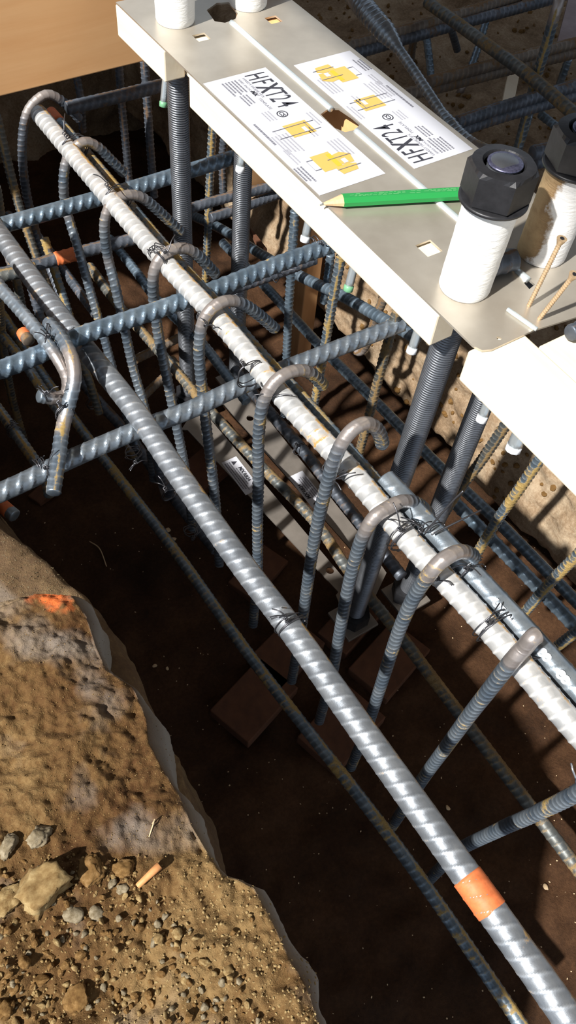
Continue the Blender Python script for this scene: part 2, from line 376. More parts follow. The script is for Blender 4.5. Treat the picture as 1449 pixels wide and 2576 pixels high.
def bvh(o): me = o.data; return BVHTree.FromPolygons([v.co for v in me.vertices], [p.vertices for p in me.polygons])
BV_m = bvh(mound); BV_f = bvh(floor); BV_r = bvh(wall_right); BV_l = bvh(wall_left)
def hit(tree, px, py):
    r = Vector(ray(px, py)).normalized(); h = tree.ray_cast(Vector(O3), r); return h[0]
def stone_mesh(name, seed, rough=.35, sub=2):
    bm = bmesh.new(); bmesh.ops.create_icosphere(bm, subdivisions=sub, radius=1)
    rn = random.Random(seed); pl = [(Vector((rn.gauss(0, 1), rn.gauss(0, 1), rn.gauss(0, 1))).normalized(), rn.uniform(.55, .92)) for _ in range(13)]
    for q in bm.verts:
        for nn, dd in pl:
            k = q.co.dot(nn) - dd
            if k > 0: q.co -= nn * k
        q.co *= 1.15 * (1 + rough * .16 * noise.noise(q.co * 2.5 + Vector((seed * 7.3, 0, 0))) + rough * .16 * noise.noise(q.co * 7 + Vector((0, seed * 3.1, 0))))
    me = bpy.data.meshes.new(name); bm.to_mesh(me); bm.free(); me.shade_smooth(); return me
peb = []
for k in range(8):
    me = stone_mesh('pebble', k, .7, 2); me.materials.append([M_stone, M_stone2, M_stone3, M_stone2][k % 4])
    for p in me.polygons: p.use_smooth = k % 2 == 0
    peb.append(me)
cnt = 0
while cnt < 300:
    px = random.uniform(-10, 760); py = 2160 + 420 * random.random() ** .8
    if px > 430 + (py - 2200) * .6 and random.random() < .93: continue
    if px > 330 and py < 2240 and random.random() < .8: continue
    h = hit(BV_m, px, py)
    if not h: continue
    o = bpy.data.objects.new('pebble', random.choice(peb)); COL.objects.link(o); s = random.choice([.0013, .0016, .002, .0024, .003]) * random.uniform(.8, 1.2)
    o.parent = mound; o.location = h + Vector((0, 0, s * .35)); o.scale = (s * random.uniform(.8, 1.4), s * random.uniform(.8, 1.2), s * random.uniform(.6, .9))
    o.rotation_euler = [random.uniform(0, 6.28) for _ in range(3)]; cnt += 1
def crumbs(name, tree, n, sampler, smin, smax, mat, parent):
    bm = bmesh.new(); k = 0; tries = 0
    while k < n and tries < n * 6:
        tries += 1; px, py = sampler(); h = hit(tree, px, py)
        if not h: continue
        s = random.uniform(smin, smax)
        mt = Matrix.Translation(h + Vector((0, 0, s * .2))) @ Matrix.Rotation(random.uniform(0, 6), 4, Vector((random.random(), random.random(), random.random() + .1)).normalized()) @ Matrix.Diagonal((s * random.uniform(.7, 1.5), s, s * random.uniform(.5, 1), 1))
        bmesh.ops.create_icosphere(bm, subdivisions=1, radius=1, matrix=mt) if s > .0009 else bmesh.ops.create_cone(bm, segments=4, radius1=1, radius2=.4, depth=1, cap_ends=True, matrix=mt)
        k += 1
    o = bm_obj(name, bm, mat, parent); o['kind'] = 'stuff'; return o
crumbs('dirt_crumbs', BV_m, 1500, lambda: (random.uniform(0, 800), random.uniform(2150, 2590)), .0004, .0012, M_stone, mound)
crumbs('fine_crumbs', BV_m, 1300, lambda: (random.uniform(0, 560), random.uniform(1480, 2250)), .0003, .0007, M_stone, mound)
crumbs('bench_crumbs', BV_l, 350, lambda: (random.uniform(0, 230), random.uniform(1330, 1500)), .0003, .0009, M_stone3, wall_left)
crumbs('floor_crumbs', BV_f, 420, lambda: (random.uniform(60, 1449), random.uniform(1250, 2570)), .0006, .0014, M_debris, floor)
crumbs('bank_rubble', BV_r, 500, lambda: (random.uniform(760, 1449), random.uniform(0, 1300)), .002, .007, M_stone2, wall_right)

CL = [(112, 2235, .0165, 0, 'large pale tan clod, the biggest on the lower dirt mound', (1, 1.25, .9)),
      (103, 2105, .0085, 2, 'knobbly grey clod above the biggest tan clod', (1, 1, .8)),
      (22, 2130, .0065, 2, 'rough grey clod at the left edge of the dirt mound', (1, 1.2, .8)),
      (232, 2195, .0095, 1, 'flat rust-brown stone right of the biggest tan clod', (1.1, .9, .5)),
      (312, 2190, .0072, 1, 'smooth olive-brown stone left of the pencil stub chip', (1.1, .9, .6)),
      (282, 2222, .0036, 2, 'small rounded grey stone in front of the olive-brown stone', (1, 1, .8)),
      (308, 2235, .0042, 2, 'small pale grey wedge stone beside the orange wood chip', (1, .9, .8)),
      (185, 2300, .0060, 2, 'dusty grey clod below right of the biggest tan clod', (1.2, 1, .7)),
      (20, 2270, .0080, 0, 'tan clod at the left edge, below the grey ones', (1, 1.3, .8)),
      (240, 2300, .0052, 2, 'grey-brown clod below the rust-brown stone', (1, .9, .8)),
      (195, 2510, .0078, 1, 'brown crumbly clod near the bottom of the picture', (1.2, 1, .6)),
      (105, 2465, .0048, 1, 'brown oval stone at the lower left among crumbs', (.8, 1.4, .7)),
      (12, 2540, .0060, 1, 'brown rounded stone in the bottom left corner', (1, 1, .8)),
      (62, 2420, .0042, 1, 'brown rounded pebble left of the brown oval stone', (1, 1, .8)),
      (400, 2365, .0038, 0, 'tan clod on the crumb slope below the orange chip', (1, 1, .8)),
      (445, 2350, .0040, 0, 'tan clod right of its neighbour on the crumb slope', (.9, 1.2, .8)),
      (510, 2420, .0036, 0, 'oval tan pebble lying alone on the right crumb slope', (.8, 1.3, .8)),
      (578, 2450, .0042, 0, 'tan pebble furthest down the right side of the mound', (1.1, 1, .8))]
for px, py, s, mi, lab, sc in CL:
    h = hit(BV_m, px, py)
    if not h: continue
    me = stone_mesh('dirt_clod', px * .37, 1.0, 4 if s > .006 else 3); me.materials.append([M_stone, M_stone2, M_stone3][mi])
    o = bpy.data.objects.new('dirt_clod' if mi != 1 else 'stone', me); COL.objects.link(o); o.location = h + Vector((0, 0, s * .25)); o.scale = [s * q for q in sc]
    o.rotation_euler = (0, 0, px * .1); tag(o, lab, 'clod' if mi != 1 else 'stone', 'clods on the dirt mound')

# wood chip / stub
a = Vector(hit(BV_m, 347, 2232)) + Vector((0, 0, .004)); b_ = Vector(hit(BV_m, 402, 2182)) + Vector((0, 0, .006))
o = sweep('wood_chip', [a, a.lerp(b_, .3), a.lerp(b_, .7), b_], .0028, simple('orange_wood', (.60, .27, .10), .6, 0, 200), n=8, radf=lambda t: .75 + .35 * t)
tag(o, 'orange-brown wood chip lying on the dirt mound beside small stones', 'wood chip')
for (x0, y0, x1, y1, lab) in ((375, 2105, 383, 2072, 'thin pale straw standing out of the dirt mound'), (225, 1362, 268, 1425, 'thin curved twig on the dark trench floor below the left hooks')):
    T = BV_m if y0 > 2000 else BV_f; a = hit(T, x0, y0); c = hit(T, x1, y1)
    if a and c:
        mid = a.lerp(c, .5) + Vector((.006, .004, .006)); o = sweep('straw', [a, mid, c], .0005 if y0 > 2000 else .0011, M_debris, n=6); tag(o, lab, 'straw')
for k, (px, py, s, lab) in enumerate(((390, 1676, .0040, 'small pale wood chip on the dark trench floor, left of its twin'), (421, 1683, .0032, 'small tan wood chip on the dark trench floor, right of its twin'),
                         (422, 1335, .006, 'crumpled pale leaf beside the thin blue bar'), (437, 1357, .005, 'pale chip below the crumpled leaf'), (1372, 2232, .005, 'pale chip on the dark floor near the right edge'), (1126, 2033, .004, 'tiny pale chip between the two lower bars'))):
    h = hit(BV_f, px, py); me = stone_mesh('floor_chip', k + 3, .6, 2); me.materials.append(M_debris)
    o = bpy.data.objects.new('floor_chip', me); COL.objects.link(o); o.location = h + Vector((0, 0, .002)); o.scale = (s, s * .8, s * .35); o.rotation_euler = (0, 0, k); tag(o, lab, 'chip')

# old bricks bedded in the trench floor
BR = [((650, 1440), .10, .055, .35, 'reddish brick lying flat beside the near steel strap'), ((500, 1190), .11, .07, .30, 'reddish brick under the cage below the bar marks'),
      ((880, 1570), .10, .06, .30, 'reddish brick beyond the near end of the steel strap'), ((720, 1640), .11, .075, .28, 'brick lying under the fifth and sixth stirrup legs'),
      ((980, 1660), .12, .08, .28, 'brick under the rusty bottom bar, middle of the trench'), ((640, 1760), .12, .08, .3, 'brick crossed by the deep blue bottom bar'),
      ((860, 1830), .12, .08, .26, 'brick right of the deep blue bottom bar'), ((110, 1238), .05, .03, .4, 'broken pale brick piece under the left hanging hook')]
for (px, py), l, w, a, lab in BR:
    p = onz(px, py, -.73); o = box('brick', -l / 2, l / 2, -w / 2, w / 2, -.02, .004, M_brick, None, .002, a)
    o.location = p; tag(o, lab, 'brick', 'bricks on the trench floor')

# ================================================================== LUMBER
def lumber(name, x0, x1, y0, y1, z0, z1, mat, lab, cat='lumber', grp=None):
    o = box(name, x0, x1, y0, y1, z0, z1, mat, None, .002); return tag(o, lab, cat, grp)
lumber('form_board', .474, .503, .401, .868, -.040, -.001, M_wood, 'cream pine board under the near edge of the steel template')
lumber('form_board', .474, .503, .929, 1.058, -.040, -.001, M_wood, 'short cream pine block left of the far threaded rod')
lumber('form_board', .469, .530, -.35, .352, -.038, -.001, M_wood, 'sunlit white-looking pine board past the near end of the template')
lumber('form_board', .531, .70, -.35, .325, -.038, -.001, M_wood, 'tan pine board in the right corner behind the sunlit board')
lumber('form_board', .655, .684, .40, 1.058, -.040, -.001, M_wood, 'pine board under the far edge of the steel template')
lumber('form_board', .506, .546, .452, .948, -.040, -.003, M_wood, 'pine board seen through the square holes of the near template half')
lumber('form_board', .606, .648, .452, .948, -.040, -.003, M_woodx, 'orange pine board seen through the square hole of the far template half')
lumber('form_beam', -.6, .548, 1.135, 1.173, -.125, .022, M_woodx, 'orange pine beam across the top left corner', 'beam')
lumber('wooden_post', .705, .77, 1.10, 1.14, -.38, .10, M_woodz, 'reddish wooden post behind the far edge of the template', 'post')
lumber('wooden_post', .755, .80, 1.145, 1.18, -.38, .10, M_woodz, 'brown wooden post right of the reddish post, top edge', 'post')
def stake(px0, py0, px1, py1, x, w, d, lab, mat=M_woodz, name='wooden_stake'):
    a = onx(px0, py0, x); b = onx(px1, py1, x); z1, z0 = a[2], b[2]; y = (a[1] + b[1]) / 2
    o = box(name, x, x + d, y - w / 2, y + w / 2, z0, z1, mat, None, .002); return tag(o, lab, 'stake')
stake(762, 520, 722, 1040, .79, .045, .035, 'orange-brown wooden stake standing behind the blue stirrup legs')

# ================================================================== STEEL TEMPLATE
tm = empty('steel_template', (.58, .70, 0), 'galvanised steel anchor template with two printed stickers and raised centre rib', 'template')
def plate_with_holes(name, outline, holes, z0, z1, mat, parent):
    cu = bpy.data.curves.new('tmp', 'CURVE'); cu.dimensions = '2D'; cu.fill_mode = 'BOTH'; cu.extrude = (z1 - z0) / 2
    for poly in [outline] + holes:
        s = cu.splines.new('POLY'); s.points.add(len(poly) - 1); s.use_cyclic_u = True
        for q, p in zip(s.points, poly): q.co = (p[0], p[1], 0, 1)
    t = bpy.data.objects.new('tmp', cu); COL.objects.link(t); dg = bpy.context.evaluated_depsgraph_get(); me = bpy.data.meshes.new_from_object(t.evaluated_get(dg))
    bpy.data.objects.remove(t); me.name = name; me.transform(Matrix.Translation((0, 0, (z0 + z1) / 2))); me.materials.clear(); me.materials.append(mat)
    o = bpy.data.objects.new(name, me); COL.objects.link(o); o.parent = parent; o.matrix_parent_inverse = Matrix.Translation(-Vector(parent.location)); return o
def circ(cx, cy, r, n=20): return [(cx + r * math.cos(2 * math.pi * k / n), cy + r * math.sin(2 * math.pi * k / n)) for k in range(n)]
def sq(px, py, a, b):
    p = onz(px, py, 0); return [(p[0] - a, p[1] - b), (p[0] + a, p[1] - b), (p[0] + a, p[1] + b), (p[0] - a, p[1] + b)]
X0, X1, Y0, Y1 = .4745, .686, .3405, 1.056
RODS = [(.5205, .984), (.6265, .983), (.519, .418), (.6215, .420)]
hexh = [tuple(onz(a, b, 0)[:2]) for a, b in ((520, 30), (545, 12), (575, 10), (598, 38), (592, 52), (566, 62), (540, 58))]
slot = [tuple(onz(a, b, 0)[:2]) for a, b in ((806, 292), (828, 276), (852, 277), (886, 300), (905, 317), (893, 331), (868, 337), (842, 327))]
outl = [(X0 + .012, Y0), (X1 - .01, Y0), (X1, Y0 + .01), (X1, Y1), (X0, Y1), (X0, Y0 + .012), (X0 + .0035, Y0 + .0035)]
slit = [tuple(onz(a, b, 0)[:2]) for a, b in ((1316, 716), (1330, 708), (1344, 720), (1330, 732))]
plate_with_holes('template_plate', outl, [sq(507, 98, .0085, .0085), sq(1078, 629, .0095, .010), sq(688, 54, .0085, .0085), hexh, slot, slit,
                 circ(*onz(1254, 855, 0)[:2], .0024, 12)], 0, .0022, M_galv, tm)
def rib(p0, p1, r=.0035):
    a = onz(*p0, 0); b = onz(*p1, 0); x = .581
    return sweep('raised_rib', [(x, a[1], .0025), (x, b[1], .0025)], r, M_ribm, tm, n=12)
rib((582, 62), (826, 282)); rib((893, 335), (1168, 575)); rib((1290, 690), (1322, 712))
# overlapping tab with its raised edge, near right
tab = [tuple(onz(a, b, .003)[:2]) for a, b in ((1278, 777), (1449, 690), (1560, 640), (1640, 700), (1449, 800), (1352, 830))]
prism('overlap_tab', tab, .0024, .0042, M_galv, tm)
a = onz(1277, 778, .004); b = onz(1350, 829, .004); sweep('tab_rib', [tuple(a), tuple(b)],   .0022, M_ribm, tm, n=10)

# stickers ----------------------------------------------------------
ZS = .0024
def sticker(name, orig, ud, vd, L, Wd, parent, label=None):
    p = [Vector(orig), Vector(orig) + ud * L, Vector(orig) + ud * L + vd * Wd, Vector(orig) + vd * Wd]
    o = prism(name, [(q.x, q.y) for q in p], orig[2], orig[2] + .0003, M_paper, parent)
    if label: o['label'] = label
    return o
def flat_poly(pts, mat, name, parent, z): return prism(name, pts, z, z + .00012, mat, parent)
class Print:
    """collects flat printed marks in sticker coordinates (metres along u, v) and links them as one mesh per ink"""
    def __init__(s, orig, ud, vd): s.o = Vector(orig); s.u = ud; s.v = vd; s.q = {}
    def P(s, a, b): return s.o + s.u * a + s.v * b
    def poly(s, ink, pts, lift=.0005):
        V, F = s.q.setdefault(ink, ([], [])); n = len(V); V += [tuple(s.P(a, b) + Vector((0, 0, lift))) for a, b in pts]; F.append(list(range(n, n + len(pts))))
    def line(s, ink, a, b, w, lift=.0005):
        dx, dy = b[0] - a[0], b[1] - a[1]; l = math.hypot(dx, dy) or 1; nx, ny = -dy / l * w / 2, dx / l * w / 2
        s.poly(ink, [(a[0] - nx, a[1] - ny), (b[0] - nx, b[1] - ny), (b[0] + nx, b[1] + ny), (a[0] + nx, a[1] + ny)], lift)
    def text(s, ink, body, x, y, size, bold=0, shear=0, sx=1.0, lift=.0005):
        cu = bpy.data.curves.new('t', 'FONT'); cu.body = body; cu.size = size; cu.offset = bold; cu.shear = shear; cu.resolution_u = 3
        t = bpy.data.objects.new('t', cu); COL.objects.link(t); me = bpy.data.meshes.new_from_object(t.evaluated_get(bpy.context.evaluated_depsgraph_get()))
        V, F = s.q.setdefault(ink, ([], [])); n = len(V)
        V += [tuple(s.P(x + v.co.x * sx, y + v.co.y) + Vector((0, 0, lift))) for v in me.vertices]; F += [[n + i for i in p.vertices] for p in me.polygons]
        w = max((v.co.x for v in me.vertices), default=0) * sx
        bpy.data.objects.remove(t); bpy.data.meshes.remove(me); return w
    def para(s, ink, x, y, w, lines, lh, th):
        for k in range(lines):
            yy = y - k * lh; xx = x; end = x + w * random.uniform(.8, 1)
            while xx < end:
                ww = random.uniform(.0012, .0038); s.line(ink, (xx, yy), (min(end, xx + ww), yy), th); xx += ww + .0007
    def done(s, parent, names):
        for ink, (V, F) in s.q.items():
            if ink in 'tyw':
                for f in F: mesh_obj(names[ink], [V[i] for i in f], [tuple(range(len(f)))], ink_m[ink], parent, False)
            else:
                o = mesh_obj(names.get(ink, 'print'), V, F, ink_m[ink], parent, False); o['kind'] = 'stuff'
ink_m = dict(k=M_ink, g=M_grey, l=M_lgrey, t=M_tan, y=M_yel, w=M_paper)
def print_main(orig, ud, vd, parent):
    p = Print(orig, ud, vd); W_ = .084
    x = .005
    for ch, b, adv in (('H', 0, .0175), ('F', 0, .0130), ('X', .0011, .0155), ('T', 0, .0130), ('2', 0, .0140), ('4', 0, .0140)):
        p.text('k', ch, x, .0515, .038, .0001 + b, .12, .52); x += adv * .93
    p.text('g', 'HARDY FRAME HFX', .010, .046, .0052); p.text('k', 'MX', .038, .040, .0075, .0003, .2); p.text('g', 'TEMPLATE', .055, .040, .0055)
    p.text('g', 'SERIES ANCHORAGE', .010, .040, .0042); p.para('g', .010, .036, .030, 5, .0042, .0022); p.para('g', .042, .032, .024, 3, .0042, .0020)
    for k in range(24):
        a0, a1 = 2 * math.pi * k / 24, 2 * math.pi * (k + 1) / 24
        p.line('k', (.094 + .006 * math.cos(a0), .048 + .006 * math.sin(a0)), (.094 + .006 * math.cos(a1), .048 + .006 * math.sin(a1)), .0013)
    p.text('k', 'CS', .0898, .0452, .0075, .0002); p.para('l', .082, .036, .020, 3, .004, .0018)
    p.para('g', .098, .008, .052, 1, .004, .0028); p.para('l', .104, .078, .030, 2, .0042, .0018); p.para('l', .128, .030, .038, 5, .0045, .0020)
    p.para('l', .130, .060, .02, 2, .0042, .0018); p.para('l', .162, .076, .036, 4, .0045, .0020); p.para('g', .188, .010, .030, 3, .0042, .0022); p.para('l', .155, .014, .03, 2, .0042, .0018)
    # tan footing sketches with grey rod lines
    a, b = .126, .044
    p.poly('t', [(a - .011, b - .010), (a + .014, b - .010), (a + .014, b + .020), (a - .011, b + .020)]); p.poly('w', [(a + .000, b + .008), (a + .010, b + .008), (a + .010, b + .013), (a + .000, b + .013)], .0007)
    for yy in (a - .006, a + .010): p.line('g', (yy, b - .026), (yy, b + .028), .0009, .0009)
    p.line('l', (a - .006, b - .024), (a + .010, b - .024), .0008, .0007); p.line('g', (a - .008, b + .016), (a + .012, b + .016), .0009, .0009)
    a, b = .192, .046
    p.poly('t', [(a - .014, b - .018), (a + .016, b - .018), (a + .016, b + .006), (a - .014, b + .006)])
    p.poly('t', [(a - .006, b + .004), (a + .012, b + .004), (a + .014, b + .022), (a - .001, b + .026), (a - .008, b + .016)], .00055); p.poly('y', [(a - .010, b + .000), (a + .014, b + .000), (a + .014, b + .006), (a - .010, b + .006)], .0007)
    p.poly('t', [(a + .014, b - .004), (a + .028, b - .002), (a + .027, b + .018), (a + .017, b + .022), (a + .013, b + .014)], .00058)
    p.poly('w', [(a + .004, b + .010), (a + .012, b + .010), (a + .012, b + .016), (a + .004, b + .016)], .0008)
    for yy in (a + .000, a + .020): p.line('g', (yy, b - .004), (yy, b + .026), .0009, .0010)
    p.line('g', (a - .008, b - .026), (a - .008, b - .018), .0009, .0009); p.line('g', (a + .010, b - .026), (a + .010, b - .018), .0009, .0009); p.line('l', (a - .008, b - .026), (a + .010, b - .026), .0008, .0009)
    p.done(parent, dict(k='black_lettering', g='grey_lettering', l='light_lettering', t='tan_sketch', y='yellow_sketch', w='sketch_highlight'))
s1 = sticker('sticker', (.4768, .8385, ZS), Vector((0, -1, 0)), Vector((1, 0, 0)), .239, .085, tm, 'white sticker reading away from the wooden beam')
print_main((.4768, .8385, ZS), Vector((0, -1, 0)), Vector((1, 0, 0)), s1)
s2 = sticker('sticker', (.6785, .592, ZS), Vector((0, 1, 0)), Vector((-1, 0, 0)), .236, .083, tm, 'white sticker printed the other way round on the far half')
print_main((.6785, .592, ZS), Vector((0, 1, 0)), Vector((-1, 0, 0)), s2)

# ================================================================== ANCHOR RODS
def anchor(base, bottom, ztop, zbot, label, nut, sl_top, tube=False):
    e = empty('anchor_rod', (base[0], base[1], 0), label, 'anchor rod', 'threaded anchor rods through the template')
    p0 = Vector((bottom[0], bottom[1], zbot)); p1 = Vector((base[0], base[1], 0)); d = (p1 - p0).normalized(); p2 = p1 + d * (ztop / d.z)
    sweep('threaded_shaft', [p0, p2], .0148, M_rod, e, pitch=.0034, ridge=.09, n=24, thread=True, ds=.0034 / 5)
    # white wrapped sleeve with wrinkles
    n = 40; m_ = 40; v = []; f = []
    for i in range(m_ + 1):
        t = i / m_; z = .0025 + (sl_top - .0025) * t; c = p1 + d * (z / d.z); rr = .0245
        for k in range(n):
            a = 2 * math.pi * k / n; r = rr * (1 + .014 * noise.noise((3 * math.cos(a) + base[0] * 50, 3 * math.sin(a), z * 130)) + .008 * noise.noise((math.cos(a) * 6, math.sin(a) * 6, z * 300)))
            if i in (0, m_): r -= .001
            v.append((c.x + r * math.cos(a), c.y + r * math.sin(a), z))
    for i in range(m_):
        for k in range(n): k2 = (k + 1) % n; f.append((i * n + k, i * n + k2, (i + 1) * n + k2, (i + 1) * n + k))
    f.append(tuple(m_ * n + k for k in range(n)))
    mesh_obj('white_sleeve', v, f, M_shadow_wrap if 'dirty' in label else M_tape, e)
    if nut:
        c = p1 + d * (sl_top / d.z)
        lathe('washer', [(.0290, 0), (.0305, .0008), (.0305, .0030), (.0290, .0038)], 48, M_nut, (c.x, c.y, sl_top), e)
        bm = bmesh.new(); H_ = .032; R_ = .0305; A0 = math.radians(-142 + 30); rings = []
        for r, z in ((R_ * .94, 0), (R_, .002), (R_, H_ - .0045), (R_ * .90, H_ - .0008), (.0185, H_), (.0166, H_ - .0035)):
            ring = []
            for k in range(36):
                a = A0 + 2 * math.pi * k / 36; hx = math.cos(math.pi / 6) / math.cos(((k % 6) / 6 * math.pi / 3) - math.pi / 6)
                q = r * hx if r > .028 else r
                if r == R_ * .90: q = min(r * hx * 1.1, R_ * .885)
                ring.append(bm.verts.new((c.x + q * math.cos(a), c.y + q * math.sin(a), sl_top + .0038 + z)))
            rings.append(ring)
        for ra, rb in zip(rings, rings[1:]):
            for k in range(36): bm.faces.new((ra[k], ra[(k + 1) % 36], rb[(k + 1) % 36], rb[k]))
        bm.faces.new(rings[0][::-1]); bm_obj('hex_nut', bm, M_nut, e)
        ct = p1 + d * ((ztop) / d.z); lathe('rod_end', [(.0152, 0), (.0152, .0006), (.0142, .0016)], 40, M_rodend, (ct.x, ct.y, ztop), e)
    # bottom nut and square plate washer
    box('plate_washer', p0.x - .03, p0.x + .03, p0.y - .03, p0.y + .03, zbot + .012, zbot + .018, M_strap, e, .0008)
    lathe('bottom_nut', [(.026, 0), (.026, .026)], 6, M_nut, (p0.x, p0.y, zbot + .018), e, smooth=False)
    return e
SLT = .098; ZT = SLT + .0038 + .032 - .0005
anchor(RODS[0], (.521, .984), .16, -.715, 'far threaded anchor rod with white sleeve, beside the wooden beam', False, .14)
anchor(RODS[1], (.627, .983), .16, -.715, 'far threaded anchor rod with white sleeve, at the top edge on the far half', False, .14)
anchor(RODS[2], (.520, .436), ZT, -.715, 'near threaded anchor rod whose full black hex nut shows beside the pencil', True, SLT)
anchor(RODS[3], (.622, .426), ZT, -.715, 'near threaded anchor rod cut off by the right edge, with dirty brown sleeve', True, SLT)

# screws in the tab
def screw(tip, top, label):
    a = Vector(onz(*tip, .004)); b = Vector(onx(*top, a.x + .002)); e = empty('screw', a, label, 'screw', 'tan deck screws standing in the template tab')
    d = (b - a).normalized(); sweep('shank', [a - d * .02, b], .0024, M_screw, e, pitch=.0028, ridge=.28, n=12, thread=True, ds=.0006)
    q = d.to_track_quat('Z', 'Y').to_matrix().to_4x4(); bm = bmesh.new()
    bmesh.ops.create_cone(bm, segments=20, radius1=.0024, radius2=.0047, depth=.006, cap_ends=True, matrix=Matrix.Translation(b + d * .002) @ q); bm_obj('screw_head', bm, M_screw, e)
    bm = bmesh.new(); bmesh.ops.create_cone(bm, segments=6, radius1=.0018, radius2=.0022, depth=.0006, cap_ends=True, matrix=Matrix.Translation(b + d * .0052) @ q); bm_obj('drive_socket', bm, M_nut, e)
screw((1330, 770), (1408, 612), 'tan coated deck screw standing in front of the right-hand sleeve')
screw((1356, 803), (1437, 700), 'tan coated deck screw nearest the right edge of the picture')

# pencil
pa = Vector(onz(806, 507, .008)); pb = Vector(onz(1235, 482, .009)); pe = empty('pencil', pa, 'green carpenter pencil lying across the template, its point towards the near sticker', 'pencil')
d = (pb - pa).normalized(); side = Vector((-d.y, d.x, 0)).normalized(); upv = Vector((0, 0, 1))
def ring(c, w, h, off=0): return [c + side * (w * math.cos(math.pi / 8 + k * math.pi / 4)) + upv * (h * math.sin(math.pi / 8 + k * math.pi / 4) + off) for k in range(8)]
def pseg(name, rings, mat):
    v = [q for r in rings for q in r]; f = []
    for i in range(len(rings) - 1):
        for k in range(8): f.append((i * 8 + k, i * 8 + (k + 1) % 8, (i + 1) * 8 + (k + 1) % 8, (i + 1) * 8 + k))
    f += [tuple(range(8))[::-1], tuple((len(rings) - 1) * 8 + k for k in range(8))]; return mesh_obj(name, v, f, mat, pe, False)
LP = (pb - pa).length
pseg('lead', [ring(pa, .0006, .0006, -.004), ring(pa + d * .004, .0016, .0012, -.003)], M_lead)
pseg('sharpened_tip', [ring(pa + d * .0035, .0017, .0013, -.003), ring(pa + d * .024, .0086, .0052)], M_pwood)
pseg('body', [ring(pa + d * .023, .0089, .0056), ring(pb, .0089, .0056)], M_green)
# imprint on the top face: rows of tiny pale dashes too worn to read
V = []; F = []
for row in range(3):
    t = .03
    while t < LP - .03:
        l = random.uniform(.002, .006)
        if random.random() < .75:
            c = pa + d * t + side * (.0016 - row * .0016) + upv * .00535; n = len(V); V += [c - side * .0003, c + d * l - side * .0003, c + d * l + side * .0003, c + side * .0003]; F.append((n, n + 1, n + 2, n + 3))
        t += l + .0015
mesh_obj('worn_imprint', V, F, simple('pale_imprint', (.16, .42, .18), .5), pe, False)

# small fixings poking out under the boards
FX = [((606, 412), .49, 'zinc fixing under the template board beside the far half rod'), ((770, 588), .50, 'white fixing under the board next to the rear cross bar'),
      ((880, 712), .50, 'fixing with green end under the template board, middle'), ((1040, 868), .50, 'fixing hanging below the near end of the template board'),
      ((1217, 1040), .50, 'zinc fixing under the sunlit board beside the rear threaded rod'), ((1298, 1114), .50, 'white plastic fixing under the sunlit board, rightmost'), ((412, 250), .51, 'fixing with green end behind the far threaded rod')]
for k, ((px, py), x, lab) in enumerate(FX):
    p = Vector(onx(px, py, x)); e = empty('fixing', p, lab, 'fixing', 'fixings under the form boards')
    dv = Vector((.25, .15, 1)).normalized(); sweep('shank', [p - dv * .004, p + dv * .03], .0048 if k != 5 else .0075, simple('zinc', (.55, .60, .62), .25, .7), e, n=10)
    sweep('tip', [p - dv * .009, p - dv * .003], .0056 if k != 5 else .0078, simple('tip_paint', (.15, .36, .20) if k in (2, 6) else (.7, .72, .74), .4), e, n=10)

# ================================================================== STEEL STRAPS BELOW
ZL = -.69
def strap(pl, lab, stk, flip):
    poly = [tuple(onz(a, b, ZL)[:2]) for a, b in pl]; e = empty('steel_strap', (poly[0][0], poly[0][1], ZL), lab, 'strap', 'flat steel straps at the rod bottoms')
    holes = [circ(*onz(a, b, ZL)[:2], .007, 16) for a, b in stk[1]]
    plate_with_holes('strap_plate', poly, holes, ZL - .0015, ZL + .0015, M_strap, e)
    c = onz(*stk[0], ZL + .003); ud = Vector((0, -1 if not flip else 1, 0)); vd = Vector((1 if not flip else -1, 0, 0))
    og = Vector((c[0], c[1], ZL + .0016)) - ud * .042 - vd * .0155
    st = sticker('sticker', og, ud, vd, .084, .031, e); p = Print(og + Vector((0, 0, .0003)), ud, vd)
    p.poly('k', [(.006, .016), (.016, .016), (.011, .026)]); p.text('k', 'MX', .024, .020, .010, .0004, .2); p.text('k', 'RB24', .041, .020, .009, .0003)
    p.para('g', .006, .012, .072, 3, .0042, .0022); p.para('g', .024, .0165, .05, 1, .004, .002); p.done(st, dict(k='black_lettering', g='grey_lettering'))
strap([(456, 1082), (470, 1060), (500, 1040), (520, 1045), (870, 1462), (893, 1470), (922, 1541), (893, 1580), (868, 1556), (845, 1498), (851, 1490), (472, 1083)],
      'near flat steel strap with a white sticker, under the rusty bottom bar', ((606, 1195), [(830, 1436)]), False)
strap([(560, 1018), (566, 1010), (600, 985), (622, 990), (905, 1345), (972, 1442), (930, 1530), (912, 1440), (885, 1386), (752, 1235)],
      'far flat steel strap with a lilac sticker, behind the near strap', ((775, 1232), [(629, 1053)]), True)

# ================================================================== REBAR
AZ = -.176
def Lz(pts, z): return [tuple(onz(a, b, z)) for a, b in pts]
def Lx(pts, x): return [tuple(onx(a, b, x)) for a, b in pts]
def Lzz(pts): return [tuple(onz(a, b, z)) for a, b, z in pts]
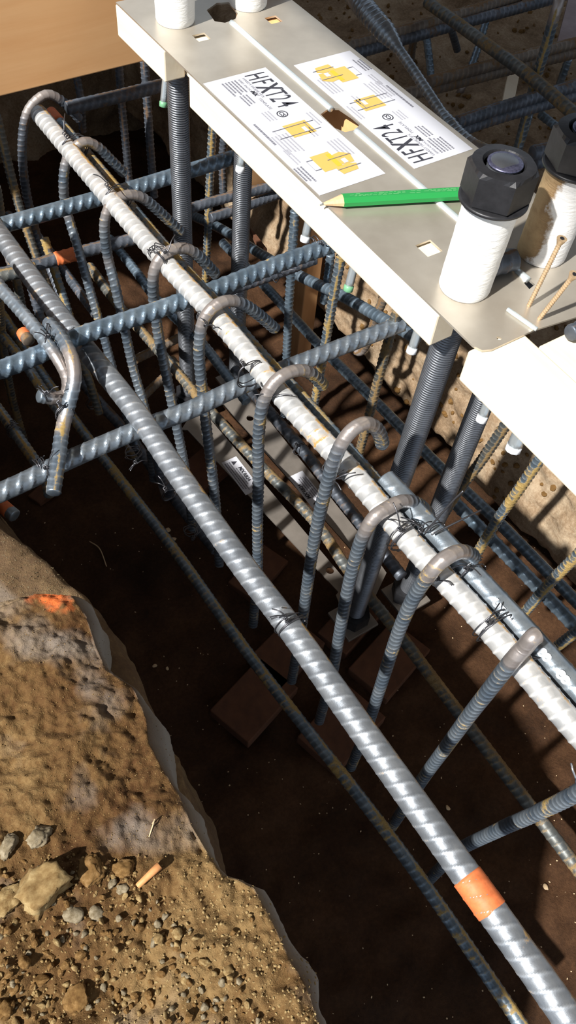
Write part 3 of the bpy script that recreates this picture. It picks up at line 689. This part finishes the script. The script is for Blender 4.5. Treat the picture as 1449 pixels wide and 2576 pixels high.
# main longitudinal bars
A_ = Lz([(97, 285), (250, 468), (410, 655), (560, 815), (720, 1008), (880, 1183), (1040, 1372), (1200, 1545), (1400, 1778), (1520, 1915)], AZ)
bar(A_, .0122, 'pale', 'pale sunlit long bar that all the hooked stirrups hang over', pitch=.0125, ridge=.085, roll=.5, n=32, skew=.6, rexp=4, spp=12)
B_ = Lz([(-80, 480), (0, 590), (170, 820), (330, 1020), (445, 1188), (600, 1408), (730, 1580), (900, 1820), (1190, 2225), (1400, 2520), (1500, 2660)], -.224)
bar(B_, .0127, 'lit', 'long blue-grey bar running from the left edge to the bottom right corner', pitch=.0135, ridge=.085, roll=.9, n=32, skew=1.25, rexp=4.5, spp=12)
sgm = Lz([(1175, 2205), (1238, 2292)], -.224)
o = sweep('paint_band', sgm, .01335, M_orange, None, pitch=.0135, ridge=.10, roll=.9, n=24, skew=1.25); o.parent = bpy.data.objects['rebar.001'] if 'rebar.001' in bpy.data.objects else None; o['label'] = 'orange paint band'
A2 = Lz([(968, 1208), (1100, 1350), (1200, 1460), (1300, 1568), (1400, 1680), (1500, 1790)], -.176 - .004)
bar(A2, .0127, 'grey', 'smooth blue-grey lap bar with raised 5 and 8 marks, lying right of the pale bar', pitch=.022, ridge=.05, roll=.3, n=32, skew=1.0, rexp=9, spp=20)
a2 = bpy.data.objects[-1] if False else None
Ap = Lz([(128, 283), (255, 430), (415, 622), (562, 783), (655, 890), (745, 985), (830, 1080), (905, 1165), (975, 1245), (1060, 1345)], -.196)
bar(Ap, .0078, 'bluer', 'thinner blue bar tucked beside the pale long bar on its far side', roll=.2)
o = sweep('painted_end', Lz([(128, 283), (150, 308)], -.196), .0090, M_orange, None, n=14); o.parent = bpy.data.objects['rebar.003']; o['label'] = 'orange painted end'

# raised mill marks on the lap bar
lap = bpy.data.objects['rebar.002']
d2 = (Vector(A2[-1]) - Vector(A2[0])).normalized()
for ch, px, py, rot in (('5', 1258, 1528, 0), ('8', 1372, 1650, 0), ('8', 1418, 1705, 0)):
    c = Vector(onz(px, py, -.180 + .0108)); vw = (Vector(O3) - c).normalized(); nrm = (vw - d2 * vw.dot(d2)).normalized(); cc = Vector(onz(px, py, -.180)); base = cc + (nrm * .0130)
    up = nrm.cross(d2)
    cu = bpy.data.curves.new('t', 'FONT'); cu.body = ch; cu.size = .019; cu.extrude = .0009; cu.offset = .0005; cu.align_x = 'CENTER'; cu.align_y = 'CENTER'; cu.resolution_u = 3
    t = bpy.data.objects.new('t', cu); COL.objects.link(t); me = bpy.data.meshes.new_from_object(t.evaluated_get(bpy.context.evaluated_depsgraph_get())); bpy.data.objects.remove(t)
    mm = Matrix((( -up.x, d2.x, nrm.x), (-up.y, d2.y, nrm.y), (-up.z, d2.z, nrm.z))).to_4x4(); mm.translation = base; me.transform(mm)
    me.materials.clear(); me.materials.append(MS['lit']); o = bpy.data.objects.new('mill_mark', me); COL.objects.link(o); o.parent = lap

# cross bars (X direction)
C1 = Lz([(-90, 592), (0, 568), (130, 532), (300, 484), (460, 435), (600, 392), (700, 362)], -.229)
bar(C1, .0098, 'blue', 'blue cross bar passing behind both far threaded rods, uppermost full one', pitch=.0145, ridge=.27, skew=1.2, rexp=2, spp=10, n=20, roll=.4)
C2 = Lz([(-90, 955), (0, 930), (90, 895), (200, 845), (380, 785), (540, 728), (680, 672), (790, 632), (850, 612)], -.200)
bar(C2, .0100, 'blue', 'blue cross bar under the pale bar, crossing just below its middle', pitch=.0145, ridge=.27, skew=1.2, rexp=2, spp=10, n=20, roll=.4)
C3 = Lz([(-30, 1252), (60, 1212), (170, 1158), (350, 1080), (480, 1030), (620, 965), (800, 895), (930, 845), (1010, 815)], -.249)
bar(C3, .0100, 'grey', 'lowest blue cross bar carrying raised mill marks, under the long bar', pitch=.0155, ridge=.24, skew=1.2, rexp=2, spp=10, n=20, roll=1.2)
C0 = Lz([(168, 272), (300, 242), (420, 212), (520, 190)], -.215)
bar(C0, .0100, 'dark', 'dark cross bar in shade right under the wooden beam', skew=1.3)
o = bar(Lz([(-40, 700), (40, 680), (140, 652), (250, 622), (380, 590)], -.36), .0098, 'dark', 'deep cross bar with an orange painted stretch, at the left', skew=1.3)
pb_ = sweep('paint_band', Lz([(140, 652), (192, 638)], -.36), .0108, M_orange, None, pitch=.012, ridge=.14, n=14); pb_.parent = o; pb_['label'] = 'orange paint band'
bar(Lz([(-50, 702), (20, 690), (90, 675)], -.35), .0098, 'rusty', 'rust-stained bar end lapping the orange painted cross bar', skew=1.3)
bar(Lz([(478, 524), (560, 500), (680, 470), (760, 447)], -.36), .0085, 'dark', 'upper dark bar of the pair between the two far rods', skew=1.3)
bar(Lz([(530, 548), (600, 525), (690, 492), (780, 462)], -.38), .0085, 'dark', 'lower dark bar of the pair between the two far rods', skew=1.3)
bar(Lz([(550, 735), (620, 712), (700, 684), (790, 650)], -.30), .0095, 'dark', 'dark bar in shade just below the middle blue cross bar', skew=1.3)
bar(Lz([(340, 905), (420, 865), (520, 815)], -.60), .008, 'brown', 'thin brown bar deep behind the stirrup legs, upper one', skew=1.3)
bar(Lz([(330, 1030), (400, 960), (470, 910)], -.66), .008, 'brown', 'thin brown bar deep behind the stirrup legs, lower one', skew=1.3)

# deep longitudinal bars
bar(Lz([(430, 905), (480, 968), (540, 1045), (650, 1165), (790, 1310), (880, 1440), (1000, 1590), (1110, 1735), (1449, 2180), (1560, 2330)], -.655), .0095, 'rusty', 'rust-brown bottom bar running over the near steel strap', roll=.6)
bar(Lz([(-60, 690), (170, 1032), (425, 1365), (650, 1678), (1000, 2130), (1340, 2620)], -.60), .0085, 'bluer', 'deep blue bottom bar left of the long bar, fading into the dark', roll=.5)
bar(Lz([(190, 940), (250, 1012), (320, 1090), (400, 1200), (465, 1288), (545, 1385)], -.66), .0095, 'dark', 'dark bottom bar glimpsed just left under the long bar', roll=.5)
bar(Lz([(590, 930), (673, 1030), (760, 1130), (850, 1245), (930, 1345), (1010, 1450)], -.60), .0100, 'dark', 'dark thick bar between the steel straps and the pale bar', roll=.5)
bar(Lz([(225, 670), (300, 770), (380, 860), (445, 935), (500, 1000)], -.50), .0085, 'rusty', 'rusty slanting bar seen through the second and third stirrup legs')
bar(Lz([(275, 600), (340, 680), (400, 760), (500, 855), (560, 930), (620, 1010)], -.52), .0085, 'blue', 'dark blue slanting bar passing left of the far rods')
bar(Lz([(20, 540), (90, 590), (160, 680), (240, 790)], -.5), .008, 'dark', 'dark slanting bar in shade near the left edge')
# bars along the far bank
bar(Lx([(490, 545), (560, 578), (674, 650), (760, 697), (860, 744), (950, 795), (1050, 852)], .69), .0088, 'blue', 'blue bar along the bank going down behind the template board', roll=.5)
bar(Lx([(560, 610), (665, 718), (808, 873), (932, 997), (1100, 1168), (1250, 1310), (1449, 1512), (1560, 1620)], .72), .0090, 'blue', 'long bar low along the earth bank, farther of two', roll=.5)
bar(Lx([(1125, 1245), (1200, 1320), (1290, 1412), (1380, 1505), (1449, 1578), (1540, 1675)], .685), .0098, 'blue', 'ribbed blue bar low along the bank, nearer of two, right side', roll=.3, pitch=.0135, ridge=.14)

# stirrups ----------------------------------------------------------
XL = .3665
STR = [
 ([(345, 1130), (300, 985), (262, 850), (225, 725), (195, 620), (168, 530), (160, 470)], [(165, 412), (185, 374), (215, 357), (246, 370), (277, 400), (312, 436)], 'hooked stirrup hanging nearest the far tip of the pale bar'),
 ([(372, 1060), (360, 1010), (335, 925), (312, 820), (290, 720), (272, 650), (263, 580)], [(268, 537), (286, 506), (320, 491), (356, 497), (395, 527), (455, 584)], 'second hooked stirrup from the far tip of the pale bar'),
 ([(484, 1330), (475, 1240), (460, 1150), (440, 1050), (420, 950), (400, 850), (388, 765), (385, 705)], [(392, 668), (412, 640), (442, 626), (472, 627), (502, 647), (543, 690)], 'third stirrup along the pale bar, with a looped wire knot'),
 ([(552, 1420), (545, 1300), (535, 1200), (520, 1080), (510, 990), (502, 910), (502, 860)], [(510, 810), (534, 775), (570, 757), (610, 765), (650, 791), (692, 827)], 'fourth stirrup, with orange-rusted leg and long hook tail'),
 ([(648, 1440), (648, 1300), (650, 1200), (650, 1120), (655, 1050)], [(666, 1002), (690, 962), (725, 938), (765, 932), (795, 950), (813, 970)], 'fifth stirrup, its leg standing straight over the near steel strap'),
 ([(755, 1600), (783, 1405), (805, 1290), (825, 1210), (838, 1165)], [(860, 1115), (888, 1080), (922, 1065), (950, 1082), (962, 1118)], 'sixth stirrup, with short brown curled hook before the bank'),
 ([(835, 1700), (860, 1560), (880, 1460), (900, 1385), (918, 1338)], [(943, 1300), (975, 1278), (1008, 1262), (1040, 1264), (1065, 1280), (1080, 1298)], 'seventh stirrup, whose brown hook crosses the end of the lap bar'),
 ([(920, 1840), (958, 1725), (985, 1640), (1012, 1565), (1045, 1495), (1082, 1442)], [(1110, 1412), (1140, 1393), (1165, 1388), (1192, 1402)], 'eighth stirrup, tied with bright wire over the lap bar'),
 ([(1070, 1950), (1125, 1875), (1180, 1800), (1235, 1730), (1288, 1662)], [(1318, 1630), (1338, 1606), (1352, 1596)], 'ninth stirrup, short hook by the right edge above the figure marks'),
 ([(1150, 2140), (1260, 2085), (1350, 2045), (1460, 1990), (1540, 1935)], [], 'rusty-edged stirrup leg reaching in from the right edge, lowest'),
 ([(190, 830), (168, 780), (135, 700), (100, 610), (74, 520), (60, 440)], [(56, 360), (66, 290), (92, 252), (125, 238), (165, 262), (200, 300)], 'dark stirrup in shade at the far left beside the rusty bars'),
]
for k, (leg, hook, lab) in enumerate(STR):
    L_ = Lx(leg, XL); yt = L_[-1][1]
    H_ = [tuple(ony(a, b, yt)) for a, b in hook]
    b0 = Vector(L_[0]); dn = (Vector(L_[0]) - Vector(L_[1])).normalized(); dn = (dn + Vector((0, 0, -1))).normalized()
    zb = -.675
    pre = []
    if b0.z > zb + .05: pre = [(XL, b0.y, zb), (XL, b0.y, (zb + b0.z) / 2)]
    bar(pre + L_ + H_, .0069, 'dark' if k == 10 else 'stir', lab, 'stirrups hung over the pale bar', name='stirrup', cat='stirrup', pitch=.0085, ridge=.17, roll=1.2, n=14)

# legs at the back of the cage
XB = .655
BK = [([(536, 300), (528, 450), (522, 600), (516, 720)], 'bluer', 'rusty rear leg standing between the two far threaded rods', XB),
      ([(742, 530), (735, 640), (725, 800), (715, 1045)], 'blue', 'blue rear leg in front of the wooden stake', XB),
      ([(832, 640), (826, 690), (815, 760)], 'blue', 'short dark blue rear leg right of the wooden stake', .70),
      ([(862, 630), (840, 740), (812, 900), (785, 1050)], 'bluer', 'olive-grey rear leg ending behind the fifth hook', XB - .03),
      ([(1000, 780), (960, 920), (930, 1040), (890, 1190)], 'rusty', 'yellow-rusted rear leg behind the sixth hook', XB - .02),
      ([(1285, 1050), (1210, 1160), (1150, 1240), (1090, 1340)], 'rusty', 'orange-rusted rear leg right of the near threaded rods', XB),
      ([(1375, 1130), (1310, 1225), (1250, 1310), (1180, 1425)], 'bluer', 'rust-flecked rear leg below the sunlit board', XB),
      ([(1500, 1345), (1449, 1400), (1380, 1470), (1300, 1565)], 'bluer', 'rear leg with ochre flecks at the right edge', XB),
      ([(1500, 1550), (1449, 1590), (1370, 1650)], 'bluer', 'lowest rear leg, just showing at the right edge', XB),
      ([(298, 140), (305, 250), (315, 350), (326, 470)], 'dark', 'dark rusty rear leg under the beam, left of two', .60),
      ([(362, 140), (370, 250), (378, 370), (388, 495)], 'dark', 'dark blue rear leg under the beam, right of two', .60),
      ([(190, 180), (203, 250), (208, 330)], 'dark', 'dark short leg under the beam above the dark cross bar', .56),
      ([(565, 340), (560, 400), (562, 500)], 'dark', 'grey vertical bar in the shade between the far rods', .70),
      ([(-10, 290), (5, 350), (40, 490), (72, 590), (104, 680), (135, 760), (170, 860)], 'rusty', 'rusty slanting leg entering at the left edge, longest', .33),
      ([(112, 600), (140, 690), (170, 780), (190, 850)], 'bluer', 'slim flecked leg beside the rusty one, crossing the orange cross bar', .34),
      ([(-10, 470), (15, 620), (40, 700), (60, 800)], 'rusty', 'dull rusty leg at the left edge below the beam', .28),
      ([(-5, 740), (8, 880), (30, 1000), (60, 1105)], 'rusty', 'olive rusty leg at the left edge beside the blue cross bar', .22),
      ([(60, 650), (90, 760), (112, 830)], 'dark', 'dim leg between two slanting left bars', .28),
      ([(200, 895), (225, 960), (250, 1040)], 'rusty', 'short rusty leg end with a black wire tie under the long bar', .33),
      ([(310, 1080), (322, 1120), (345, 1160)], 'rusty', 'bent bar tip hanging under the marked cross bar', .37),
      ]
for pts, mt, lab, x in BK:
    bar(Lx(pts, x), .0068, mt, lab, name='upright_bar', cat='rebar', pitch=.0085, ridge=.17, roll=.8, n=14)
bar(Lx([(968, 745), (945, 800), (925, 860), (905, 885), (880, 872)], .70), .0068, 'brown', 'brown bar curling up in a short hook before the bank', name='hooked_bar', cat='rebar', n=14)
bar(Lx([(372, 1060), (385, 1100), (398, 1170), (410, 1225), (420, 1248), (428, 1225)], .36), .0075, 'dark', 'dark bar with a rounded foot under the long bar', name='hooked_bar', n=14)

# hanging hooks at the left
bar(Lzz([(-60, 640, -.18), (0, 722, -.18), (55, 785, -.18), (105, 845, -.18), (145, 900, -.185), (170, 950, -.20), (168, 990, -.215), (140, 1002, -.215), (98, 996, -.205)]), .0078, 'grey', 'grey bar ending in a curl over the blue cross bar, wire-wrapped tip', name='hooked_bar', n=16)
bar(Lzz([(122, 812, -.178), (152, 846, -.174), (180, 900, -.176), (187, 955, -.190), (172, 1020, -.208), (157, 1080, -.222), (146, 1160, -.226), (134, 1240, -.232)]), .0080, 'stir', 'blue hanging bar with round foot, coming down from the curled hook', name='hooked_bar', n=16)
bar(Lz([(-30, 800), (20, 860), (70, 925), (110, 985), (170, 1060)], -.42), .0075, 'bluer', 'blue slanting bar behind the curled hook at the left edge')
bar(Lz([(-40, 985), (0, 1035), (55, 1112), (110, 1195), (125, 1245)], -.40), .0075, 'bluer', 'brownish bar with a wire knot at the lower left edge')
o = bar(Lz([(-40, 1235), (0, 1268), (36, 1298)], -.30), .0078, 'grey', 'bar end with an orange painted neck at the left edge', pitch=.2)
p_ = sweep('paint_band', Lz([(3, 1270), (24, 1288)], -.30), .0084, M_orange, None, n=14); p_.parent = o; p_['label'] = 'orange paint band'
o = bar(Lz([(60, 838), (72, 858)], -.205), .0075, 'brown', 'orange-tipped bar end beside the curled hook', pitch=.2)
p_ = sweep('painted_end', Lz([(58, 836), (65, 848)], -.205), .0082, M_orange, None, n=14); p_.parent = o

# upper right cage -------------------------------------------------
T = [([(820, 130), (1000, 82), (1250, 8), (1330, -20)], 'brown', 'upper dark cross bar at the top edge, right of the template', -.18),
     ([(880, 138), (1100, 75), (1380, 0), (1440, -20)], 'dark', 'second dark cross bar below the top edge', -.19),
     ([(1080, 206), (1250, 160), (1449, 108), (1560, 80)], 'brown', 'upper bar of the middle pair behind the template', -.18),
     ([(1000, 240), (1085, 224), (1250, 182), (1449, 132), (1560, 103)], 'brown', 'lower bar of the middle pair behind the template', -.195),
     ([(1150, 308), (1280, 265), (1449, 215), (1560, 180)], 'dark', 'upper bar of the lower pair behind the near nut', -.18),
     ([(1150, 330), (1280, 288), (1449, 240), (1560, 205)], 'dark', 'lower bar of the lower pair behind the near nut', -.195)]
for pts, mt, lab, z in T: bar(Lz(pts, z), .0095, mt, lab, 'dark cross bars behind the template')
bar(Lz([(1075, 5), (1200, 95), (1330, 190), (1449, 290), (1560, 380)], -.15), .0095, 'rusty', 'rusty diagonal bar lying over the dark cross bar pairs', roll=.3)
bar([tuple(onz(1420, -40, -.02)), tuple(onz(1398, 30, -.05)), tuple(onz(1375, 110, -.10)), tuple(onz(1345, 210, -.17)), tuple(onz(1322, 300, -.24)), tuple(onz(1300, 385, -.30))], .0080, 'bluer', 'rusty upright bar near the top right corner')
bar([tuple(onz(820, -120, -.02)), tuple(onz(880, -30, -.03)), tuple(onz(925, 30, -.03)), tuple(onz(985, 100, -.04)), tuple(onz(1035, 170, -.05)), tuple(onz(1085, 245, -.06)), tuple(onz(1140, 325, -.07)), tuple(onz(1190, 368, -.07)), tuple(onz(1240, 390, -.07))], .0112, 'grey', 'thick-headed dark bar slanting down from the top edge behind the sticker', name='splice_bar', radf=lambda t: 1.25 if t < .44 else 1.25 - .65 * min(1, (t - .44) / .08) if t < .52 else .60 + (.25 * min(1, (t - .78) / .05) if t > .78 else 0), pitch=.008, ridge=.12)
UP = [([(1222, 55), (1196, 140), (1165, 215), (1145, 262), (1135, 310)], 'blue', 'blue upright bar curving down behind the template sticker'), ([(1072, 85), (1080, 150), (1086, 212)], 'blue', 'thin blue upright left of the curving blue bar'),
      ([(1125, 45), (1140, 90), (1150, 125)], 'dark', 'short grey upright between two blue ones near the top'), ([(1430, 150), (1412, 200), (1400, 240)], 'blue', 'short blue upright at the right edge'),
      ([(1345, 240), (1325, 310), (1303, 378)], 'blue', 'blue upright bar just above the near nut'), ([(1045, 85), (1038, 115), (1034, 150)], 'brown', 'short brown upright under the top dark bars'), ([(915, 110), (912, 150), (908, 180)], 'brown', 'dim upright beside the template edge near the top'),
      ([(1360, 288), (1395, 315), (1440, 352)], 'blue', 'short blue slanting bar left of the right-hand nut')]
for k, (pts, mt, lab) in enumerate(UP):
    n_ = len(pts); bar([tuple(onz(a, b, -.24 - .04 * i)) for i, (a, b) in enumerate(pts)] if k != 7 else Lz(pts, -.25), .0070, mt, lab, name='upright_bar', pitch=.0095, ridge=.15)
bar([tuple(onz(1222, 672, .0135)), tuple(onz(1255, 663, .0135)), tuple(onz(1292, 652, .0135))], .0105, 'dark', 'dark ribbed bar end showing between the two near sleeves')
bar(Lz([(1340, 385), (1400, 372), (1480, 352)], -.10), .0095, 'dark', 'ribbed dark bar between the two near nuts')
bar(Lz([(1345, 408), (1410, 396), (1480, 380)], -.115), .0095, 'dark', 'second ribbed dark bar between the two near nuts')
bar(Lz([(1435, 838), (1470, 822), (1520, 800)], -.002 + .012), .0075, 'dark', 'dark bar end at the right edge on the tan board')
# wood bits upper right
def slab(px, z, t, mat, lab, name, cat):
    poly = [tuple(onz(a, b, z)[:2]) for a, b in px]; o = prism(name, poly, z - t, z, mat); return tag(o, lab, cat)
slab([(1278, 188), (1308, 182), (1292, 262), (1262, 265)], -.27, .02, M_wood, 'pale wooden chip standing between the dark bar pairs', 'wooden_stake', 'stake')
slab([(1400, -20), (1412, -20), (1372, 118), (1362, 120)], -.22, .02, M_wood, 'thin pale wooden lath behind the rusty upright, top right', 'wooden_lath', 'lath')
slab([(1440, -40), (1520, -40), (1480, 90), (1402, 105)], -.24, .02, simple('lilac_board', (.30, .24, .25), .7, 0, 40), 'greyish-lilac board in the top right corner', 'board', 'board')
slab([(628, 572), (645, 590), (672, 626), (650, 618)], -.45, .01, M_brick, 'small orange shard on the bank left of the wooden stake', 'brick_shard', 'shard')

# ================================================================== TIE WIRES
def tie(c, axis, R, turns, label, tails=2, seed=0, w=.0007, knot=True):
    rnd = random.Random(seed); c = Vector(c); ax = Vector(axis).normalized(); u = ax.orthogonal().normalized(); v = ax.cross(u)
    e = empty('tie_wire', c, label, 'tie wire', 'black wire ties on the cage')
    pts = []
    n = int(turns * 14)
    for i in range(n + 1):
        a = 2 * math.pi * i / 14 + rnd.uniform(0, 1) * .05; k = i / n - .5; r = R * (1 + .10 * rnd.uniform(-1, 1))
        pts.append(c + ax * (k * turns * .0035 + .0015 * math.sin(a * .5)) + (u * math.cos(a) + v * math.sin(a)) * r)
    sweep('wire_loop', pts, w, M_wire, e, n=6, ds=.0015)
    vw = (Vector(O3) - c).normalized(); vw = (vw - ax * vw.dot(ax)).normalized(); k0 = c + vw * R
    if knot:
        sd = vw.cross(ax); q = [k0 + vw * (.002 + .0012 * i) + (sd * math.cos(i * 1.9) + ax * math.sin(i * 1.9)) * .0022 for i in range(9)]; sweep('twist', q, w * 1.1, M_wire, e, n=6, ds=.001)
        k0 = q[-1]
    for t in range(tails):
        dd = Vector((rnd.uniform(-1, 1), rnd.uniform(-1, 1), rnd.uniform(-.3, .8))).normalized(); l = rnd.uniform(.012, .026)
        sweep('wire_tail', [k0, k0 + dd * l * .5 + Vector((0, 0, .003)), k0 + dd * l], w, M_wire, e, n=6, ds=.0015)
AX = (0.02, 1, 0)
TW = [((190, 372), AZ, AX, .0185, 2.5, 2, 'looped wire tie on the first stirrup at the far end'), ((296, 500), AZ, AX, .0185, 2.5, 2, 'wire tie on the second stirrup, wound tight'),
      ((402, 645), AZ + .01, (1, .3, .2), .0150, 4.5, 1, 'coiled wire knot on the third stirrup'), ((520, 800), AZ, (.3, .2, 1), .0120, 2.5, 3, 'wire tie with three loose ends on the fourth stirrup'),
      ((632, 940), AZ, AX, .0185, 2.5, 0, 'double loop of loose wire left of the fifth stirrup'), ((690, 975), AZ, (.5, .1, 1), .0150, 2, 2, 'wire band around the fifth stirrup hook'),
      ((845, 1180), AZ + .005, (.4, .1, 1), .0130, 3.5, 4, 'dark wire knot with long ends on the sixth stirrup'), ((1022, 1350), AZ, AX, .0185, 3, 2, 'wire coil round the pale bar by the lap bar end'),
      ((1075, 1352), AZ, AX, .020, 1.5, 3, 'loose bright wire over the lap bar end'), ((1110, 1425), AZ, (.3, .3, 1), .0145, 2, 2, 'shiny wire loop round the eighth stirrup'),
      ((1185, 1445), AZ, AX, .0165, 2, 4, 'tangled wire ends on the lap bar below the eighth hook'), ((1240, 1578), AZ, AX, .0185, 3, 1, 'wire coil round the pale bar between eighth and ninth stirrups'),
      ((1318, 1630), AZ, (.5, .3, 1), .0155, 2, 0, 'wire loop holding the ninth stirrup'), ((733, 1577), -.224, AX, .0150, 3, 3, 'black wire tie round the long blue-grey bar, middle'),
      ((118, 845), -.18, (.6, -.4, -.3), .0130, 2.5, 3, 'wire tie where the curled hook bars meet'), ((108, 992), -.205, (1, .1, 0), .0095, 2, 1, 'wire wound on the tip of the curled hook'),
      ((163, 1040), -.212, (.05, 1, 0), .0105, 2, 0, 'wire ring at the top of the hanging blue bar'), ((108, 1178), -.25, (1, 0, 0), .0125, 4, 3, 'tangled wire knot on the lowest cross bar, left'),
      ((36, 1085), -.40, (.2, 1, 0), .0100, 3, 1, 'wire knot on the brownish bar at the left edge'), ((235, 1015), -.62, AX, .0120, 3, 3, 'black wire knot deep below the long bar'),
      ((335, 1140), -.30, (0, .2, 1), .0100, 3, 3, 'black wire under the marked cross bar'), ((480, 1335), -.62, (0, .2, 1), .0110, 3, 2, 'black wire at the foot of the third stirrup'),
      ((425, 1245), -.50, AX, .011, 2, 3, 'black wire at the rounded foot below the long bar'), ((690, 690), -.29, (1, 0, 0), .0120, 2, 1, 'wire tie on the dark bar under the middle cross bar'),
      ((710, 1060), -.60, AX, .0125, 2, 1, 'wire ring on the dark thick bar, upper'), ((755, 1130), -.60, AX, .0125, 2, 1, 'wire ring on the dark thick bar, lower'),
      ((790, 618), -.200, (1, 0, 0), .0120, 3, 1, 'wire tie at the end of the middle cross bar under the board')]
for k, ((px, py), z, ax, R, tn, tl, lab) in enumerate(TW): tie(onz(px, py, z), ax, R, tn, lab, tl, k)
# stray bright wire at the right edge
o = sweep('wire_end', Lzz([(1437, 1920, -.19), (1441, 1938, -.19), (1449, 1962, -.2), (1445, 1985, -.2)]), .0010, simple('bright_wire', (.5, .52, .55), .3, .8), n=6, ds=.002); tag(o, 'bright bent wire end at the right edge above the lowest stirrup leg', 'wire')
o = sweep('wire_end', Lzz([(1085, 1345, -.16), (1160, 1308, -.15), (1210, 1283, -.15)]), .0010, M_wire, n=6, ds=.003); tag(o, 'long dark wire end reaching right from the lap bar end', 'wire')
o = sweep('wire_end', Lzz([(1070, 1340, -.16), (1130, 1270, -.12), (1165, 1235, -.10)]), .0010, M_wire, n=6, ds=.003); tag(o, 'long dark wire end crossing before the near threaded rod', 'wire')
